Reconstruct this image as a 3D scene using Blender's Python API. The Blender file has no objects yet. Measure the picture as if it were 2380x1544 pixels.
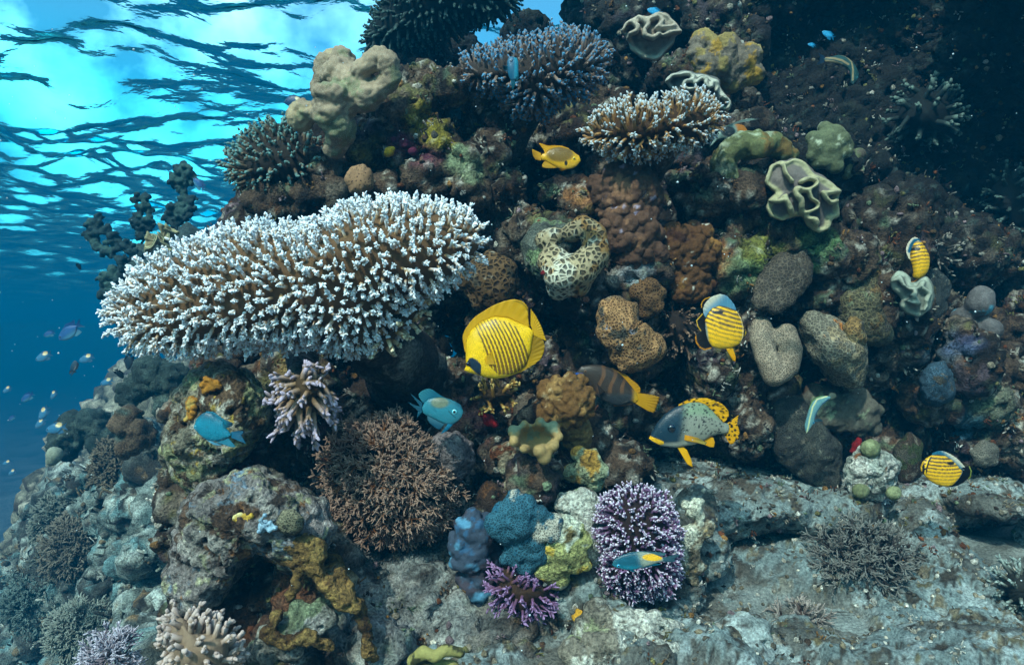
import bpy, bmesh, math, random
import numpy as np
from mathutils import Vector, Matrix

# ------------------------------------------------------------------ camera, sky, sun, exposure
scene = bpy.context.scene
COL = scene.collection
FPX, CX, CY, CAMZ = 2380 * 24 / 36, 1190.0, 772.0, 0.85
cam = bpy.data.cameras.new("camera"); cam.lens = 24; cam.sensor_width = 36
cam.clip_start = 0.05; cam.clip_end = 500
camo = bpy.data.objects.new("camera", cam); COL.objects.link(camo)
camo.location = (0, 0, CAMZ); camo.rotation_euler = (math.radians(90), 0, 0)
scene.camera = camo

TO_SUN = Vector((-0.30, -0.64, 0.71)).normalized()
world = bpy.data.worlds.new("World"); scene.world = world; world.use_nodes = True
nt = world.node_tree
sky = nt.nodes.new("ShaderNodeTexSky"); sky.sky_type = 'NISHITA'; sky.sun_disc = False
sky.sun_elevation = math.asin(TO_SUN.z); sky.sun_rotation = math.atan2(TO_SUN.x, TO_SUN.y)
sky.dust_density = 3.0; sky.air_density = 1.0; sky.ozone_density = 1.0
# invented bright cloud patch, added low at left to make glare through the water surface
tcw = nt.nodes.new("ShaderNodeTexCoord"); dp_ = nt.nodes.new("ShaderNodeVectorMath"); dp_.operation = 'DOT_PRODUCT'; dp_.inputs[1].default_value = Vector((-.60, .74, .40)).normalized()
nt.links.new(tcw.outputs['Generated'], dp_.inputs[0])
cn = nt.nodes.new("ShaderNodeTexNoise"); cn.inputs['Scale'].default_value = 9.0; cn.inputs['Detail'].default_value = 7; nt.links.new(tcw.outputs['Generated'], cn.inputs['Vector'])
cm = nt.nodes.new("ShaderNodeMapRange"); cm.interpolation_type = 'SMOOTHSTEP'; cm.inputs[1].default_value = .84; cm.inputs[2].default_value = 1.0; nt.links.new(dp_.outputs['Value'], cm.inputs[0])
cr_ = nt.nodes.new("ShaderNodeMapRange"); cr_.inputs[1].default_value = .34; cr_.inputs[2].default_value = .74; nt.links.new(cn.outputs['Fac'], cr_.inputs[0])
mu = nt.nodes.new("ShaderNodeMath"); mu.operation = 'MULTIPLY'; nt.links.new(cm.outputs[0], mu.inputs[0]); nt.links.new(cr_.outputs[0], mu.inputs[1])
cx = nt.nodes.new("ShaderNodeMix"); cx.data_type = 'RGBA'; nt.links.new(mu.outputs[0], cx.inputs['Factor']); nt.links.new(sky.outputs[0], cx.inputs['A']); cx.inputs['B'].default_value = (20, 14, 16, 1)
nt.links.new(cx.outputs['Result'], nt.nodes["Background"].inputs[0])
nt.nodes["Background"].inputs[1].default_value = 0.15
sun = bpy.data.lights.new("sun", 'SUN'); sun.energy = 2.9; sun.angle = math.radians(0.5); sun.color = (1, 0.70, 0.62)
suno = bpy.data.objects.new("sun", sun); COL.objects.link(suno)
suno.rotation_euler = TO_SUN.to_track_quat('Z', 'Y').to_euler(); suno.location = TO_SUN * 20
scene.view_settings.view_transform = 'Standard'; scene.view_settings.look = 'None'
scene.view_settings.exposure = 1.22; scene.view_settings.gamma = 1
cy = scene.cycles
cy.use_denoising = True; cy.max_bounces = 6; cy.diffuse_bounces = 2; cy.glossy_bounces = 2
cy.transmission_bounces = 2; cy.transparent_max_bounces = 8; cy.volume_bounces = 1
cy.sample_clamp_indirect = 4.0; cy.caustics_reflective = False; cy.caustics_refractive = False

# ------------------------------------------------------------------ helpers
def S(r, g, b, k=1.0):
    v = np.array([r, g, b], float) / 255
    return np.where(v <= .04045, v / 12.92, ((v + .055) / 1.055) ** 2.4) * k

def at(px, py, Y):
    px = np.asarray(px, float); py = np.asarray(py, float); Y = np.asarray(Y, float)
    return np.stack(np.broadcast_arrays((px - CX) / FPX * Y, Y, CAMZ + (CY - py) / FPX * Y), -1)

def _h(ix, iy, iz, s):
    n = (ix.astype(np.uint32) * np.uint32(374761393) + iy.astype(np.uint32) * np.uint32(668265263)
         + iz.astype(np.uint32) * np.uint32(2246822519) + np.uint32((s * 3266489917) & 0xffffffff))
    n = (n ^ (n >> np.uint32(13))) * np.uint32(1274126177)
    n = (n ^ (n >> np.uint32(16))) * np.uint32(2654435761)
    return ((n ^ (n >> np.uint32(15))) & np.uint32(0xffffff)).astype(float) / 0xffffff

def vnoise(P, s=0):
    with np.errstate(over='ignore'):
        I = np.floor(P).astype(np.int64); f = P - I; f = f * f * f * (f * (f * 6 - 15) + 10)
        x, y, z = I.T; r = 0
        for dx in (0, 1):
            for dy in (0, 1):
                for dz in (0, 1):
                    w = (f[:, 0] if dx else 1 - f[:, 0]) * (f[:, 1] if dy else 1 - f[:, 1]) * (f[:, 2] if dz else 1 - f[:, 2])
                    r = r + w * _h(x + dx, y + dy, z + dz, s)
    return r * 2 - 1

def fbm(P, freq, octs=4, s=0, gain=.5):
    r = 0; a = 1.0; t = 0
    for o in range(octs):
        r = r + a * vnoise(P * freq + 17.3 * o, s + o); t += a; a *= gain; freq *= 2.03
    return r / t * 1.4

def worley(P, freq, s=0):
    Q = P * freq; I = np.floor(Q).astype(np.int64); d1 = np.full(len(Q), 9.0); d2 = d1.copy(); idv = np.zeros(len(Q))
    with np.errstate(over='ignore'):
        for dx in (-1, 0, 1):
            for dy in (-1, 0, 1):
                for dz in (-1, 0, 1):
                    x, y, z = I[:, 0] + dx, I[:, 1] + dy, I[:, 2] + dz
                    c = np.stack([x + _h(x, y, z, s + 1), y + _h(x, y, z, s + 2), z + _h(x, y, z, s + 3)], -1)
                    d = np.sqrt(((Q - c) ** 2).sum(1)); m = d < d1
                    d2 = np.where(m, d1, np.minimum(d2, d)); idv = np.where(m, _h(x, y, z, s + 4), idv); d1 = np.where(m, d, d1)
    return d1, d2, idv

def sstep(a, b, x):
    t = np.clip((x - a) / (b - a), 0, 1); return t * t * (3 - 2 * t)

def mixc(A, B, w):
    return A + (B - A) * np.asarray(w)[..., None]

def normals(V, F):
    if F.shape[1] == 4: n = np.cross(V[F[:, 2]] - V[F[:, 0]], V[F[:, 3]] - V[F[:, 1]])
    else: n = np.cross(V[F[:, 1]] - V[F[:, 0]], V[F[:, 2]] - V[F[:, 0]])
    N = np.zeros_like(V)
    for k in range(3):
        for j in range(F.shape[1]): N[:, k] += np.bincount(F[:, j], n[:, k], len(V))
    return N / np.maximum(np.linalg.norm(N, axis=1), 1e-12)[:, None]

def mesh_obj(name, V, Fs, mat, col=None, parent=None, loc=(0, 0, 0), smooth=True):
    """Fs: list of int arrays (quads or tris); V is in world space unless parent/loc says otherwise"""
    me = bpy.data.meshes.new(name); V = np.asarray(V, float) - np.asarray(loc, float)
    if not isinstance(Fs, list): Fs = [Fs]
    Fs = [f for f in Fs if len(f)]
    me.vertices.add(len(V)); me.vertices.foreach_set('co', V.ravel())
    idx = np.concatenate([f.ravel() for f in Fs]); tot = np.concatenate([np.full(len(f), f.shape[1]) for f in Fs])
    me.loops.add(len(idx)); me.loops.foreach_set('vertex_index', idx.astype(np.int32))
    st = np.concatenate([[0], np.cumsum(tot)[:-1]])
    me.polygons.add(len(tot)); me.polygons.foreach_set('loop_start', st.astype(np.int32)); me.polygons.foreach_set('loop_total', tot.astype(np.int32))
    me.polygons.foreach_set('use_smooth', np.full(len(tot), smooth))
    if col is not None:
        col = np.broadcast_to(np.asarray(col, float), (len(V), 3))
        a = me.attributes.new('Col', 'FLOAT_COLOR', 'POINT')
        a.data.foreach_set('color', np.concatenate([np.clip(col, 0, 1), np.ones((len(V), 1))], 1).ravel().astype(np.float32))
    me.update(calc_edges=True); me.validate()
    me.materials.append(mat)
    o = bpy.data.objects.new(name, me); COL.objects.link(o)
    if parent: o.parent = parent
    else: o.location = loc
    return o

def tag(o, label=None, cat=None, group=None, kind=None):
    if label: o['label'] = label
    if cat: o['category'] = cat
    if group: o['group'] = group
    if kind: o['kind'] = kind
    return o

def empty(name, loc, label, cat, group=None):
    o = bpy.data.objects.new(name, None); COL.objects.link(o); o.location = loc; o.empty_display_size = .05
    return tag(o, label, cat, group)

_ico = {}
def ico(n):
    if n not in _ico:
        bm = bmesh.new(); bmesh.ops.create_icosphere(bm, subdivisions=n, radius=1)
        bm.verts.ensure_lookup_table()
        _ico[n] = (np.array([v.co[:] for v in bm.verts]), np.array([[v.index for v in f.verts] for f in bm.faces])); bm.free()
    return _ico[n]

def remesh(balls, voxel):
    """union of ellipsoids [(centre, (rx,ry,rz))] as one skin; returns verts, quads"""
    Vs, Fs, o = [], [], 0
    for c, r in balls:
        v, f = ico(3 if max(r) > .02 else 2); Vs.append(v * np.array(r) + np.array(c)); Fs.append(f + o); o += len(v)
    ob = mesh_obj('tmp', np.concatenate(Vs), [np.concatenate(Fs)], MATS['rock'])
    m = ob.modifiers.new('r', 'REMESH'); m.mode = 'VOXEL'; m.voxel_size = voxel
    ev = ob.evaluated_get(bpy.context.evaluated_depsgraph_get()); me = ev.to_mesh()
    V = np.empty(len(me.vertices) * 3); me.vertices.foreach_get('co', V); V = V.reshape(-1, 3)
    n = len(me.polygons); tot = np.empty(n, np.int32); me.polygons.foreach_get('loop_total', tot)
    li = np.empty(len(me.loops), np.int32); me.loops.foreach_get('vertex_index', li)
    ok = tot == 4; F = li.reshape(-1, 4) if ok.all() else np.array([list(p.vertices) for p in me.polygons if len(p.vertices) == 4])
    ev.to_mesh_clear(); old = ob.data; bpy.data.objects.remove(ob); bpy.data.meshes.remove(old)
    return V, F

def smooth_mesh(V, F, it=2, lam=.5):
    a = np.concatenate([F[:, i] for i in range(4)]); b = np.concatenate([F[:, (i + 1) % 4] for i in range(4)])
    cnt = np.bincount(a, minlength=len(V)) + np.bincount(b, minlength=len(V))
    for _ in range(it):
        W = np.stack([np.bincount(a, V[b, k], len(V)) + np.bincount(b, V[a, k], len(V)) for k in range(3)], 1) / cnt[:, None]
        V = V + (W - V) * lam
    return V

def displace(V, F, spec, seed=0):
    for kind, freq, amp in spec:
        N = normals(V, F)
        if kind == 'fbm': d = fbm(V, freq, 4, seed)
        elif kind == 'ridge': d = 1 - 2 * np.abs(fbm(V, freq, 4, seed))
        elif kind == 'lump': d = 1 - np.minimum(worley(V, freq, seed)[0], 1) ** 2 * 1.6
        elif kind == 'pit': d = -sstep(.34, .12, worley(V, freq, seed)[0])
        elif kind == 'cell':
            a, b, _ = worley(V, freq, seed); d = sstep(.22, .02, b - a)
        V = V + N * (d * amp)[:, None]; seed += 11
    return V

def paint(V, base, over=(), seed=0):
    """vertex colour: base colour plus noise-edged patches [(rgb, freq, threshold)]"""
    C = np.tile(np.asarray(base, float), (len(V), 1))
    for i, (rgb, freq, thr) in enumerate(over):
        w = sstep(thr - .05, thr + .05, fbm(V, freq, 6, seed + 31 * i, .62)); C = mixc(C, np.asarray(rgb, float), w)
    return C

# ------------------------------------------------------------------ materials
MATS = {}
def M(name, rough=.85, spec=.25, m1=(25, .55, 1.35), m2=(140, .7, 1.3), bump=((40, .012), (160, .004)), cells=None, spots=None, coat=0, trans=0):
    mat = bpy.data.materials.new(name); mat.use_nodes = True; t = mat.node_tree; N = t.nodes; L = t.links
    b = N['Principled BSDF']; b.inputs['Roughness'].default_value = rough; b.inputs['Specular IOR Level'].default_value = spec
    b.inputs['Coat Weight'].default_value = coat
    tc = N.new('ShaderNodeTexCoord').outputs['Object']
    at_ = N.new('ShaderNodeAttribute'); at_.attribute_name = 'Col'; c = at_.outputs['Color']
    def mr(sock, a, b_, lo, hi):
        n = N.new('ShaderNodeMapRange'); n.inputs[1].default_value = a; n.inputs[2].default_value = b_
        n.inputs[3].default_value = lo; n.inputs[4].default_value = hi; L.new(sock, n.inputs[0]); return n.outputs[0]
    def noise(sc, det=4):
        n = N.new('ShaderNodeTexNoise'); n.inputs['Scale'].default_value = sc; n.inputs['Detail'].default_value = det
        n.inputs['Roughness'].default_value = .6; L.new(tc, n.inputs['Vector']); return n.outputs['Fac']
    def mul(col, fac):
        n = N.new('ShaderNodeVectorMath'); n.operation = 'SCALE'; L.new(col, n.inputs[0]); L.new(fac, n.inputs['Scale']); return n.outputs[0]
    def add(a, b_):
        n = N.new('ShaderNodeMath'); n.operation = 'ADD'; L.new(a, n.inputs[0]); L.new(b_, n.inputs[1]); return n.outputs[0]
    for m in (m1, m2):
        if m: c = mul(c, mr(noise(m[0]), .3, .7, m[1], m[2]))
    h = None
    for sc, d in bump:
        k = mr(noise(sc, 5), 0, 1, 0, d); h = k if h is None else add(h, k)
    if cells:     # (scale, ridge rgb factor, pit rgb factor, ridge width, height)
        sc, ridge, pit, w, hh = cells
        v = N.new('ShaderNodeTexVoronoi'); v.feature = 'DISTANCE_TO_EDGE'; v.inputs['Scale'].default_value = sc; L.new(tc, v.inputs['Vector'])
        e = mr(v.outputs['Distance'], w * .4, w, 1, 0)
        mx = N.new('ShaderNodeMix'); mx.data_type = 'RGBA'; L.new(e, mx.inputs['Factor'])
        mx.inputs['A'].default_value = (*pit, 1); mx.inputs['B'].default_value = (*ridge, 1)
        mm = N.new('ShaderNodeMix'); mm.data_type = 'RGBA'; mm.blend_type = 'MULTIPLY'; mm.inputs['Factor'].default_value = 1
        L.new(c, mm.inputs['A']); L.new(mx.outputs['Result'], mm.inputs['B']); c = mm.outputs['Result']
        k = mr(e, 0, 1, 0, hh); h = k if h is None else add(h, k)
    if spots:     # (scale, rgb, radius, height)
        sc, rgb, r, hh = spots
        v = N.new('ShaderNodeTexVoronoi'); v.inputs['Scale'].default_value = sc; L.new(tc, v.inputs['Vector'])
        e = mr(v.outputs['Distance'], r * .6, r, 1, 0)
        mx = N.new('ShaderNodeMix'); mx.data_type = 'RGBA'; L.new(e, mx.inputs['Factor']); L.new(c, mx.inputs['A']); mx.inputs['B'].default_value = (*rgb, 1)
        c = mx.outputs['Result']; k = mr(e, 0, 1, 0, hh); h = k if h is None else add(h, k)
    L.new(c, b.inputs['Base Color'])
    if h is not None:
        bp = N.new('ShaderNodeBump'); bp.inputs['Strength'].default_value = 1; bp.inputs['Distance'].default_value = 1
        L.new(h, bp.inputs['Height']); L.new(bp.outputs[0], b.inputs['Normal'])
    if trans:
        tr = N.new('ShaderNodeBsdfTranslucent'); L.new(c, tr.inputs[0]); ms = N.new('ShaderNodeMixShader'); ms.inputs[0].default_value = trans
        L.new(b.outputs[0], ms.inputs[1]); L.new(tr.outputs[0], ms.inputs[2]); L.new(ms.outputs[0], N['Material Output'].inputs[0])
    MATS[name] = mat; return mat

M('rock', m1=(14, .4, 1.6), m2=(120, .28, 1.85), bump=((30, .02), (120, .009), (320, .003)))
M('sand', m1=(11, .65, 1.3), m2=(130, .42, 1.6), bump=((16, .014), (70, .010), (220, .004)))
M('branch', m1=(60, .8, 1.15), m2=None, bump=((350, .0016),))
M('soft', m1=(30, .75, 1.2), m2=None, bump=((90, .003),), spots=(330, (.5, .5, .40), .30, .001))
M('leather', m1=(25, .85, 1.12), m2=(160, .85, 1.12), bump=((60, .003), (300, .0012)))
M('knob', m1=(35, .65, 1.3), m2=(200, .7, 1.25), bump=((70, .006), (260, .0025)))
M('honey', m1=(20, .75, 1.2), m2=None, bump=((200, .001),), cells=(75, (1.25, 1.25, 1.2), (.5, .5, .5), .16, .004))
M('honey_fine', m1=(20, .8, 1.15), m2=None, bump=((200, .001),), cells=(150, (1.15, 1.15, 1.1), (.45, .47, .45), .22, .0022))
M('favid', m1=(20, .8, 1.15), m2=(120, .85, 1.1), bump=((150, .0015),), cells=(56, (1.2, 1.15, 1.05), (.26, .25, .22), .28, .011))
M('polyp', m1=(20, .8, 1.2), m2=None, bump=((160, .0015),), cells=(105, (1.2, 1.15, 1.1), (.40, .34, .28), .26, .0045))
M('brain', m1=(20, .8, 1.2), m2=None, bump=((160, .0015),), spots=(120, (.03, .018, .012), .33, -.002))
M('fish', rough=.38, spec=.45, m1=(60, .9, 1.08), m2=None, bump=((420, .0004),), cells=(210, (.84, .86, .86), (1.04, 1.04, 1.04), .10, -.0007))
M('fin', rough=.5, spec=.3, m1=None, m2=None, bump=(), trans=.45)
M('eye', rough=.08, spec=.6, m1=None, m2=None, bump=(), coat=.6)
# ------------------------------------------------------------------ the setting: seabed, water surface
rng = np.random.default_rng(7)

def grid(xs, ys):
    X, Y = np.meshgrid(xs, ys); nx, ny = len(xs), len(ys)
    i = np.arange(nx * ny).reshape(ny, nx)
    F = np.stack([i[:-1, :-1], i[:-1, 1:], i[1:, 1:], i[1:, :-1]], -1).reshape(-1, 4)
    return X.ravel(), Y.ravel(), F

def spread(a, b, n, k=3.0, mid=0.0):
    t = np.linspace(-1, 1, n); s = np.sinh(k * t) / np.sinh(k)
    return np.where(s < 0, mid + s * (mid - a), mid + s * (b - mid))

# seabed: sand shelf under the camera and the reef, falling away to the left and behind the reef
X, Y, F = grid(spread(-146, 146, 440, 5, .8), spread(-26, 146, 440, 5, 2.2))
V = np.stack([X, Y, np.zeros_like(X)], 1)
edge = X + .55 * (Y - 2.0) * np.clip((Y - 2) / 2, 0, 1) * .3
drop = sstep(-.75, -3.2, X + .25 * vnoise(V * 1.5, 3)) * 3.4 + sstep(-2, -14, X) * 5 + sstep(4.5, 14, Y) * 5 + sstep(-1.5, -12, Y) * 2
drop = np.minimum(drop, 7.5)
near = np.exp(-((X - 1) ** 2 + (Y - 2) ** 2) / 9)
V[:, 2] = -.035 * (near > .5) + .13 * sstep(1.95, 2.55, Y) * sstep(-.3, .5, X) - drop + fbm(V, .8, 5, 5) * (.05 + .35 * (1 - near) * (drop > .3)) + near * (.018 * fbm(V, 7, 4, 8) + .03 * fbm(V, 2.2, 3, 4))
C = paint(V, S(134, 144, 140), [(S(108, 112, 106), 1.7, .2), (S(152, 160, 154), 3, .3), (S(88, 82, 70), 11, .42), (S(60, 54, 46), 34, .55)], 4)  # sand tinted blue-grey, standing in for cyan underwater light
GROW = {'seabed': (V, normals(V, F))}
tag(mesh_obj('seabed', V, F, MATS['sand'], C * .8), kind='structure')

# the sand and dead-rock floor in front of the reef, in fine detail
X, Y, F = grid(np.arange(-.75, 2.7, .0085), np.arange(1.25, 3.05, .0085)); V = np.stack([X, Y, 0 * X], 1)
rocky = sstep(-.05, .25, fbm(V, 1.9, 4, 41) + .25 * sstep(.9, 1.5, X) + .35 * sstep(2.0, 1.7, Y) - .55 * np.exp(-((X - .68) / .26) ** 2 - ((Y - 2.12) / .22) ** 2) - .4 * np.exp(-((X - .95) / .3) ** 2 - ((Y - 2.02) / .12) ** 2))
z = .13 * sstep(1.95, 2.55, Y) * sstep(-.3, .5, X) - .02 - .5 * sstep(-.35, -.75, X) + .03 * fbm(V, 2.2, 3, 4) + .012 * fbm(V, 8, 4, 8) + .0025 * fbm(V, 60, 3, 9)
w, w2, _ = worley(V, 13, 44); z += rocky * (.035 + .045 * fbm(V, 4, 4, 42) + .014 * (1 - 2 * np.abs(fbm(V, 11, 4, 43))) - .05 * sstep(.30, .12, w) + .005 * fbm(V, 40, 3, 45)) - .34 * np.exp(-((X - 1.78) / .22) ** 2 - ((Y - 2.58) / .25) ** 2)
V[:, 2] = z
C = paint(V, S(130, 138, 134), [(S(112, 112, 104), 3, .2), (S(150, 158, 154), 6, .3), (S(84, 80, 70), 30, .5)], 4)
C = mixc(C, paint(V, S(130, 148, 148), [(S(98, 102, 98), 6, .15), (S(162, 178, 178), 10, .22), (S(120, 112, 92), 14, .4), (S(66, 62, 54), 22, .36), (S(52, 48, 42), 50, .45), (S(110, 104, 76), 20, .5)], 47), rocky) * .85  # cyan cast of the light mixed into the floor colour
GROW['floor'] = (V, normals(V, F))
tag(mesh_obj('sand_floor', V, F, MATS['sand'], C * .8), kind='structure')

# water surface seen from below: long swell, chop and streaky ripples
X, Y, F = grid(spread(-148, 148, 640, 4.4, -3), spread(-28, 148, 600, 4.2, 8))
Zw = np.zeros_like(X); R = np.hypot(X, Y)
r2 = np.random.default_rng(21)
for lam, amp, n in ((5.5, .12, 4), (2.7, .085, 7), (1.3, .062, 14), (.65, .032, 20), (.34, .012, 20)):
    fade = np.clip(1.6 - R * .018 / lam * .9, 0, 1)
    for k in range(n):
        a = r2.normal(.55, 1.25); kk = 2 * math.pi / (lam * r2.uniform(.75, 1.3)); ph = r2.uniform(0, 6.28)
        q = np.sin(kk * (X * math.sin(a) + Y * math.cos(a)) + ph + .8 * np.sin(.9 * X + ph) + .7 * np.cos(.7 * Y - ph))
        Zw += amp / math.sqrt(n) * (q - .35 * q * q) * fade
gate = .55 + .45 * fbm(np.stack([X * .35, Y * .35, 0 * X], 1), 1, 3, 9)
V = np.stack([X, Y, 3.25 + Zw * np.clip(gate, .2, 1.4)], 1)
wm = bpy.data.materials.new('water_surface'); wm.use_nodes = True; t = wm.node_tree; t.nodes.remove(t.nodes['Principled BSDF'])
fr = t.nodes.new('ShaderNodeFresnel'); fr.inputs['IOR'].default_value = 1.058
tcn = t.nodes.new('ShaderNodeTexCoord'); mp = t.nodes.new('ShaderNodeMapping'); mp.inputs['Scale'].default_value = (1.1, 1, 1); mp.inputs['Rotation'].default_value = (0, 0, .5)
t.links.new(tcn.outputs['Object'], mp.inputs[0])
nz = t.nodes.new('ShaderNodeTexNoise'); nz.inputs['Scale'].default_value = 3.6; nz.inputs['Detail'].default_value = 3.5; t.links.new(mp.outputs[0], nz.inputs['Vector'])
bp = t.nodes.new('ShaderNodeBump'); bp.inputs['Strength'].default_value = 1; bp.inputs['Distance'].default_value = .03; t.links.new(nz.outputs['Fac'], bp.inputs['Height'])
t.links.new(bp.outputs[0], fr.inputs['Normal'])
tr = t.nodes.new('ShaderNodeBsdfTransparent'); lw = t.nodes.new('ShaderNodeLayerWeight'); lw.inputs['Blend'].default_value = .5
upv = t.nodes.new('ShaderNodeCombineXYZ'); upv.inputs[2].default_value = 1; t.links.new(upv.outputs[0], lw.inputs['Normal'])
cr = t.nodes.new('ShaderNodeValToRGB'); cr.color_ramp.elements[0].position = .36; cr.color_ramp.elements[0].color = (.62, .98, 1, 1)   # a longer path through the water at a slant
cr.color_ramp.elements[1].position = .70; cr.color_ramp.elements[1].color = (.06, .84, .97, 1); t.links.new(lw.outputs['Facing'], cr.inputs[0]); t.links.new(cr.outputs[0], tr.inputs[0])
gl = t.nodes.new('ShaderNodeBsdfGlossy'); gl.inputs['Roughness'].default_value = .12; gl.inputs[0].default_value = (.4, 1, 1, 1); t.links.new(bp.outputs[0], gl.inputs['Normal'])
ms = t.nodes.new('ShaderNodeMixShader'); t.links.new(fr.outputs[0], ms.inputs[0]); t.links.new(tr.outputs[0], ms.inputs[1]); t.links.new(gl.outputs[0], ms.inputs[2])
t.links.new(ms.outputs[0], t.nodes['Material Output'].inputs[0])
tag(mesh_obj('water_surface', V, F, wm), kind='structure')

# the water body itself: light scattered on the way to the lens
hz = bpy.data.materials.new('haze'); hz.use_nodes = True; t = hz.node_tree; t.nodes.remove(t.nodes['Principled BSDF'])
pv = t.nodes.new('ShaderNodeVolumePrincipled'); pv.inputs['Color'].default_value = (.0005, .135, .268, 1)
pv.inputs['Density'].default_value = .039; pv.inputs['Anisotropy'].default_value = 0
t.links.new(pv.outputs[0], t.nodes['Material Output'].inputs['Volume'])
bv = np.array([[x, y, z] for x in (-150, 150) for y in (-30, 150) for z in (-10.5, 3.9)], float)
bf = np.array([[0, 1, 3, 2], [4, 6, 7, 5], [0, 4, 5, 1], [2, 3, 7, 6], [0, 2, 6, 4], [1, 5, 7, 3]])
tag(mesh_obj('haze', bv, bf, hz, smooth=False), kind='stuff')

# ------------------------------------------------------------------ reef rock (one continuous terrain)
CTRL = np.array([(870,60,3.3),(1000,250,2.4),(1300,150,2.8),(1500,80,3.1),(1700,130,2.95),(1950,150,3.5),(2300,100,3.5),(2150,300,3.3),(2350,450,3.2),
 (620,430,2.45),(900,400,2.35),(1100,450,2.4),(1250,420,2.75),(1500,480,2.45),(1750,380,2.6),(1900,440,2.6),(2100,480,2.95),(2300,650,3.0),
 (600,700,2.35),(800,850,2.45),(1000,850,2.7),(1150,650,2.4),(1300,600,2.3),(1450,770,2.4),(1600,650,2.45),(1800,800,2.5),(2000,750,2.6),(2150,850,2.75),(2320,850,2.8),
 (450,950,2.1),(500,1100,2.0),(700,1000,2.4),(900,950,2.5),(1000,1000,2.3),(1200,950,2.35),(1400,950,2.5),(1550,1000,2.7),(1700,1000,2.7),(1950,1000,2.75),(2200,1000,2.9),
 (550,1250,1.75),(700,1350,1.7),(900,1250,2.3),(1200,1150,2.0),(1250,1250,1.9),(1450,1200,2.1),(640,1480,1.6),(800,1480,1.65)], float)
def rdepth(px, py):
    d2 = (CTRL[:, 0] - px) ** 2 + (CTRL[:, 1] - py) ** 2 + 900; w = d2 ** -1.6
    return float((w * CTRL[:, 2]).sum() / w.sum())

def inpoly(x, y, poly):
    x = np.asarray(x, float); y = np.asarray(y, float); p = np.asarray(poly, float); q = np.roll(p, -1, 0); r = np.zeros(x.shape, bool)
    for (x1, y1), (x2, y2) in zip(p, q):
        if y1 == y2: continue
        r ^= ((y1 > y) != (y2 > y)) & (x < (x2 - x1) * (y - y1) / (y2 - y1) + x1)
    return r

REEF = [(940,220),(1150,195),(1300,150),(1375,70),(1400,-60),(2480,-60),(2480,1060),(1620,1040),(1420,1180),(1330,1200),(1160,1240),(1010,1290),(880,1300),(880,1560),(540,1560),(430,1380),(400,1200),(390,1080),(420,900),(600,800),(620,640),(560,470),(720,420),(790,300),(880,230)]
VOID = [(1210,440,45),(1040,790,60),(900,870,60),(1500,1050,60),(860,1240,80),(1960,210,90),(2240,420,80),(1450,640,25),(1150,880,40),(2190,640,40),(1800,250,60),(1290,700,40),(590,1370,60),(960,700,80)]
balls = []
def ball(px, py, Y, rx, rz, ry=None):
    balls.append((at(px, py, Y), (rx * Y / FPX, (ry if ry else .5 * (rx + rz) * Y / FPX), rz * Y / FPX)))
for b in ((1500,620,3.35,480,430,.5),(1950,500,3.7,560,600,.6),(2450,700,3.6,400,800,.6),(1800,120,4.0,420,330,.5),(2300,150,3.9,420,420,.5),
          (900,560,2.85,270,230,.35),(760,900,2.75,280,300,.3),(1000,1060,2.75,420,220,.3),(1800,980,3.15,560,160,.35),(2300,1000,3.3,300,140,.35),
          (1010,160,3.7,110,110,.25),(1060,178,3.6,90,60,.25),(1410,30,3.6,85,110,.25),(1228,80,3.5,46,38,.15),(1500,40,3.5,120,90,.3),(1640,30,3.6,140,100,.3),
          (620,560,2.6,110,110,.2),(690,480,2.45,130,32,.15),(1300,230,3.1,140,70,.25),(1300,350,2.9,190,120,.25),
          (640,1400,2.0,230,200,.25),(760,1480,1.9,120,110,.2),(980,1440,2.05,130,150,.2),(1140,1500,1.95,150,110,.18),(1090,1420,2.1,110,60,.15),
          # named lumps that can be read in the picture
          (940,235,2.42,52,42,.1),(1005,205,2.42,50,24,.1),(1065,215,2.4,70,38,.1),(1110,235,2.42,40,40,.08),(960,270,2.4,70,50,.1),
          (1015,340,2.38,60,60,.1),(1070,390,2.36,55,60,.1),(1000,415,2.36,60,50,.1),(1090,440,2.34,40,40,.08),(930,350,2.42,70,60,.1),(850,355,2.4,50,30,.08),
          (770,410,2.42,60,50,.1),(740,455,2.4,70,35,.1),(890,450,2.36,45,40,.08),(1150,300,2.5,70,60,.12),(1130,370,2.42,50,70,.1),(1170,450,2.45,55,60,.1),
          (1230,540,2.4,60,70,.1),(1320,450,2.46,60,35,.1),(1345,480,2.4,45,45,.08),(1290,580,2.38,70,80,.1),(1130,570,2.5,60,70,.12),
          (1430,400,2.5,70,50,.1),(1640,450,2.5,50,70,.12),(1730,470,2.48,60,60,.1),(1830,560,2.5,80,50,.1),(1930,590,2.5,90,60,.12),(2050,560,2.6,80,100,.15),(2100,480,2.7,50,60,.12),
          (1700,600,2.45,60,80,.1),(1480,640,2.4,70,40,.1),(1470,690,2.42,50,50,.1),(1650,860,2.45,40,90,.1),(1700,930,2.55,60,60,.1),(1740,1000,2.5,50,60,.08),
          (2030,700,2.55,60,70,.1),(2100,760,2.6,60,100,.12),(2150,920,2.7,60,50,.1),(2230,820,2.6,50,80,.1),(2280,930,2.7,70,60,.1),(2350,1000,2.7,60,80,.12),(2340,860,2.7,50,50,.1),(2250,1020,2.75,50,60,.1),
          (700,880,2.35,70,60,.1),(740,940,2.4,60,90,.12),(860,960,2.4,90,60,.12),(920,930,2.4,60,50,.1),(1060,1000,2.25,60,40,.08),(1080,930,2.35,60,60,.1),
          (1240,1100,2.05,50,70,.1),(1170,1060,2.15,45,50,.08),(1360,1020,2.3,60,60,.1),(1430,1090,2.3,90,50,.12),(1160,1160,2.15,50,60,.1)):
    ball(*b)
n = 0
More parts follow.
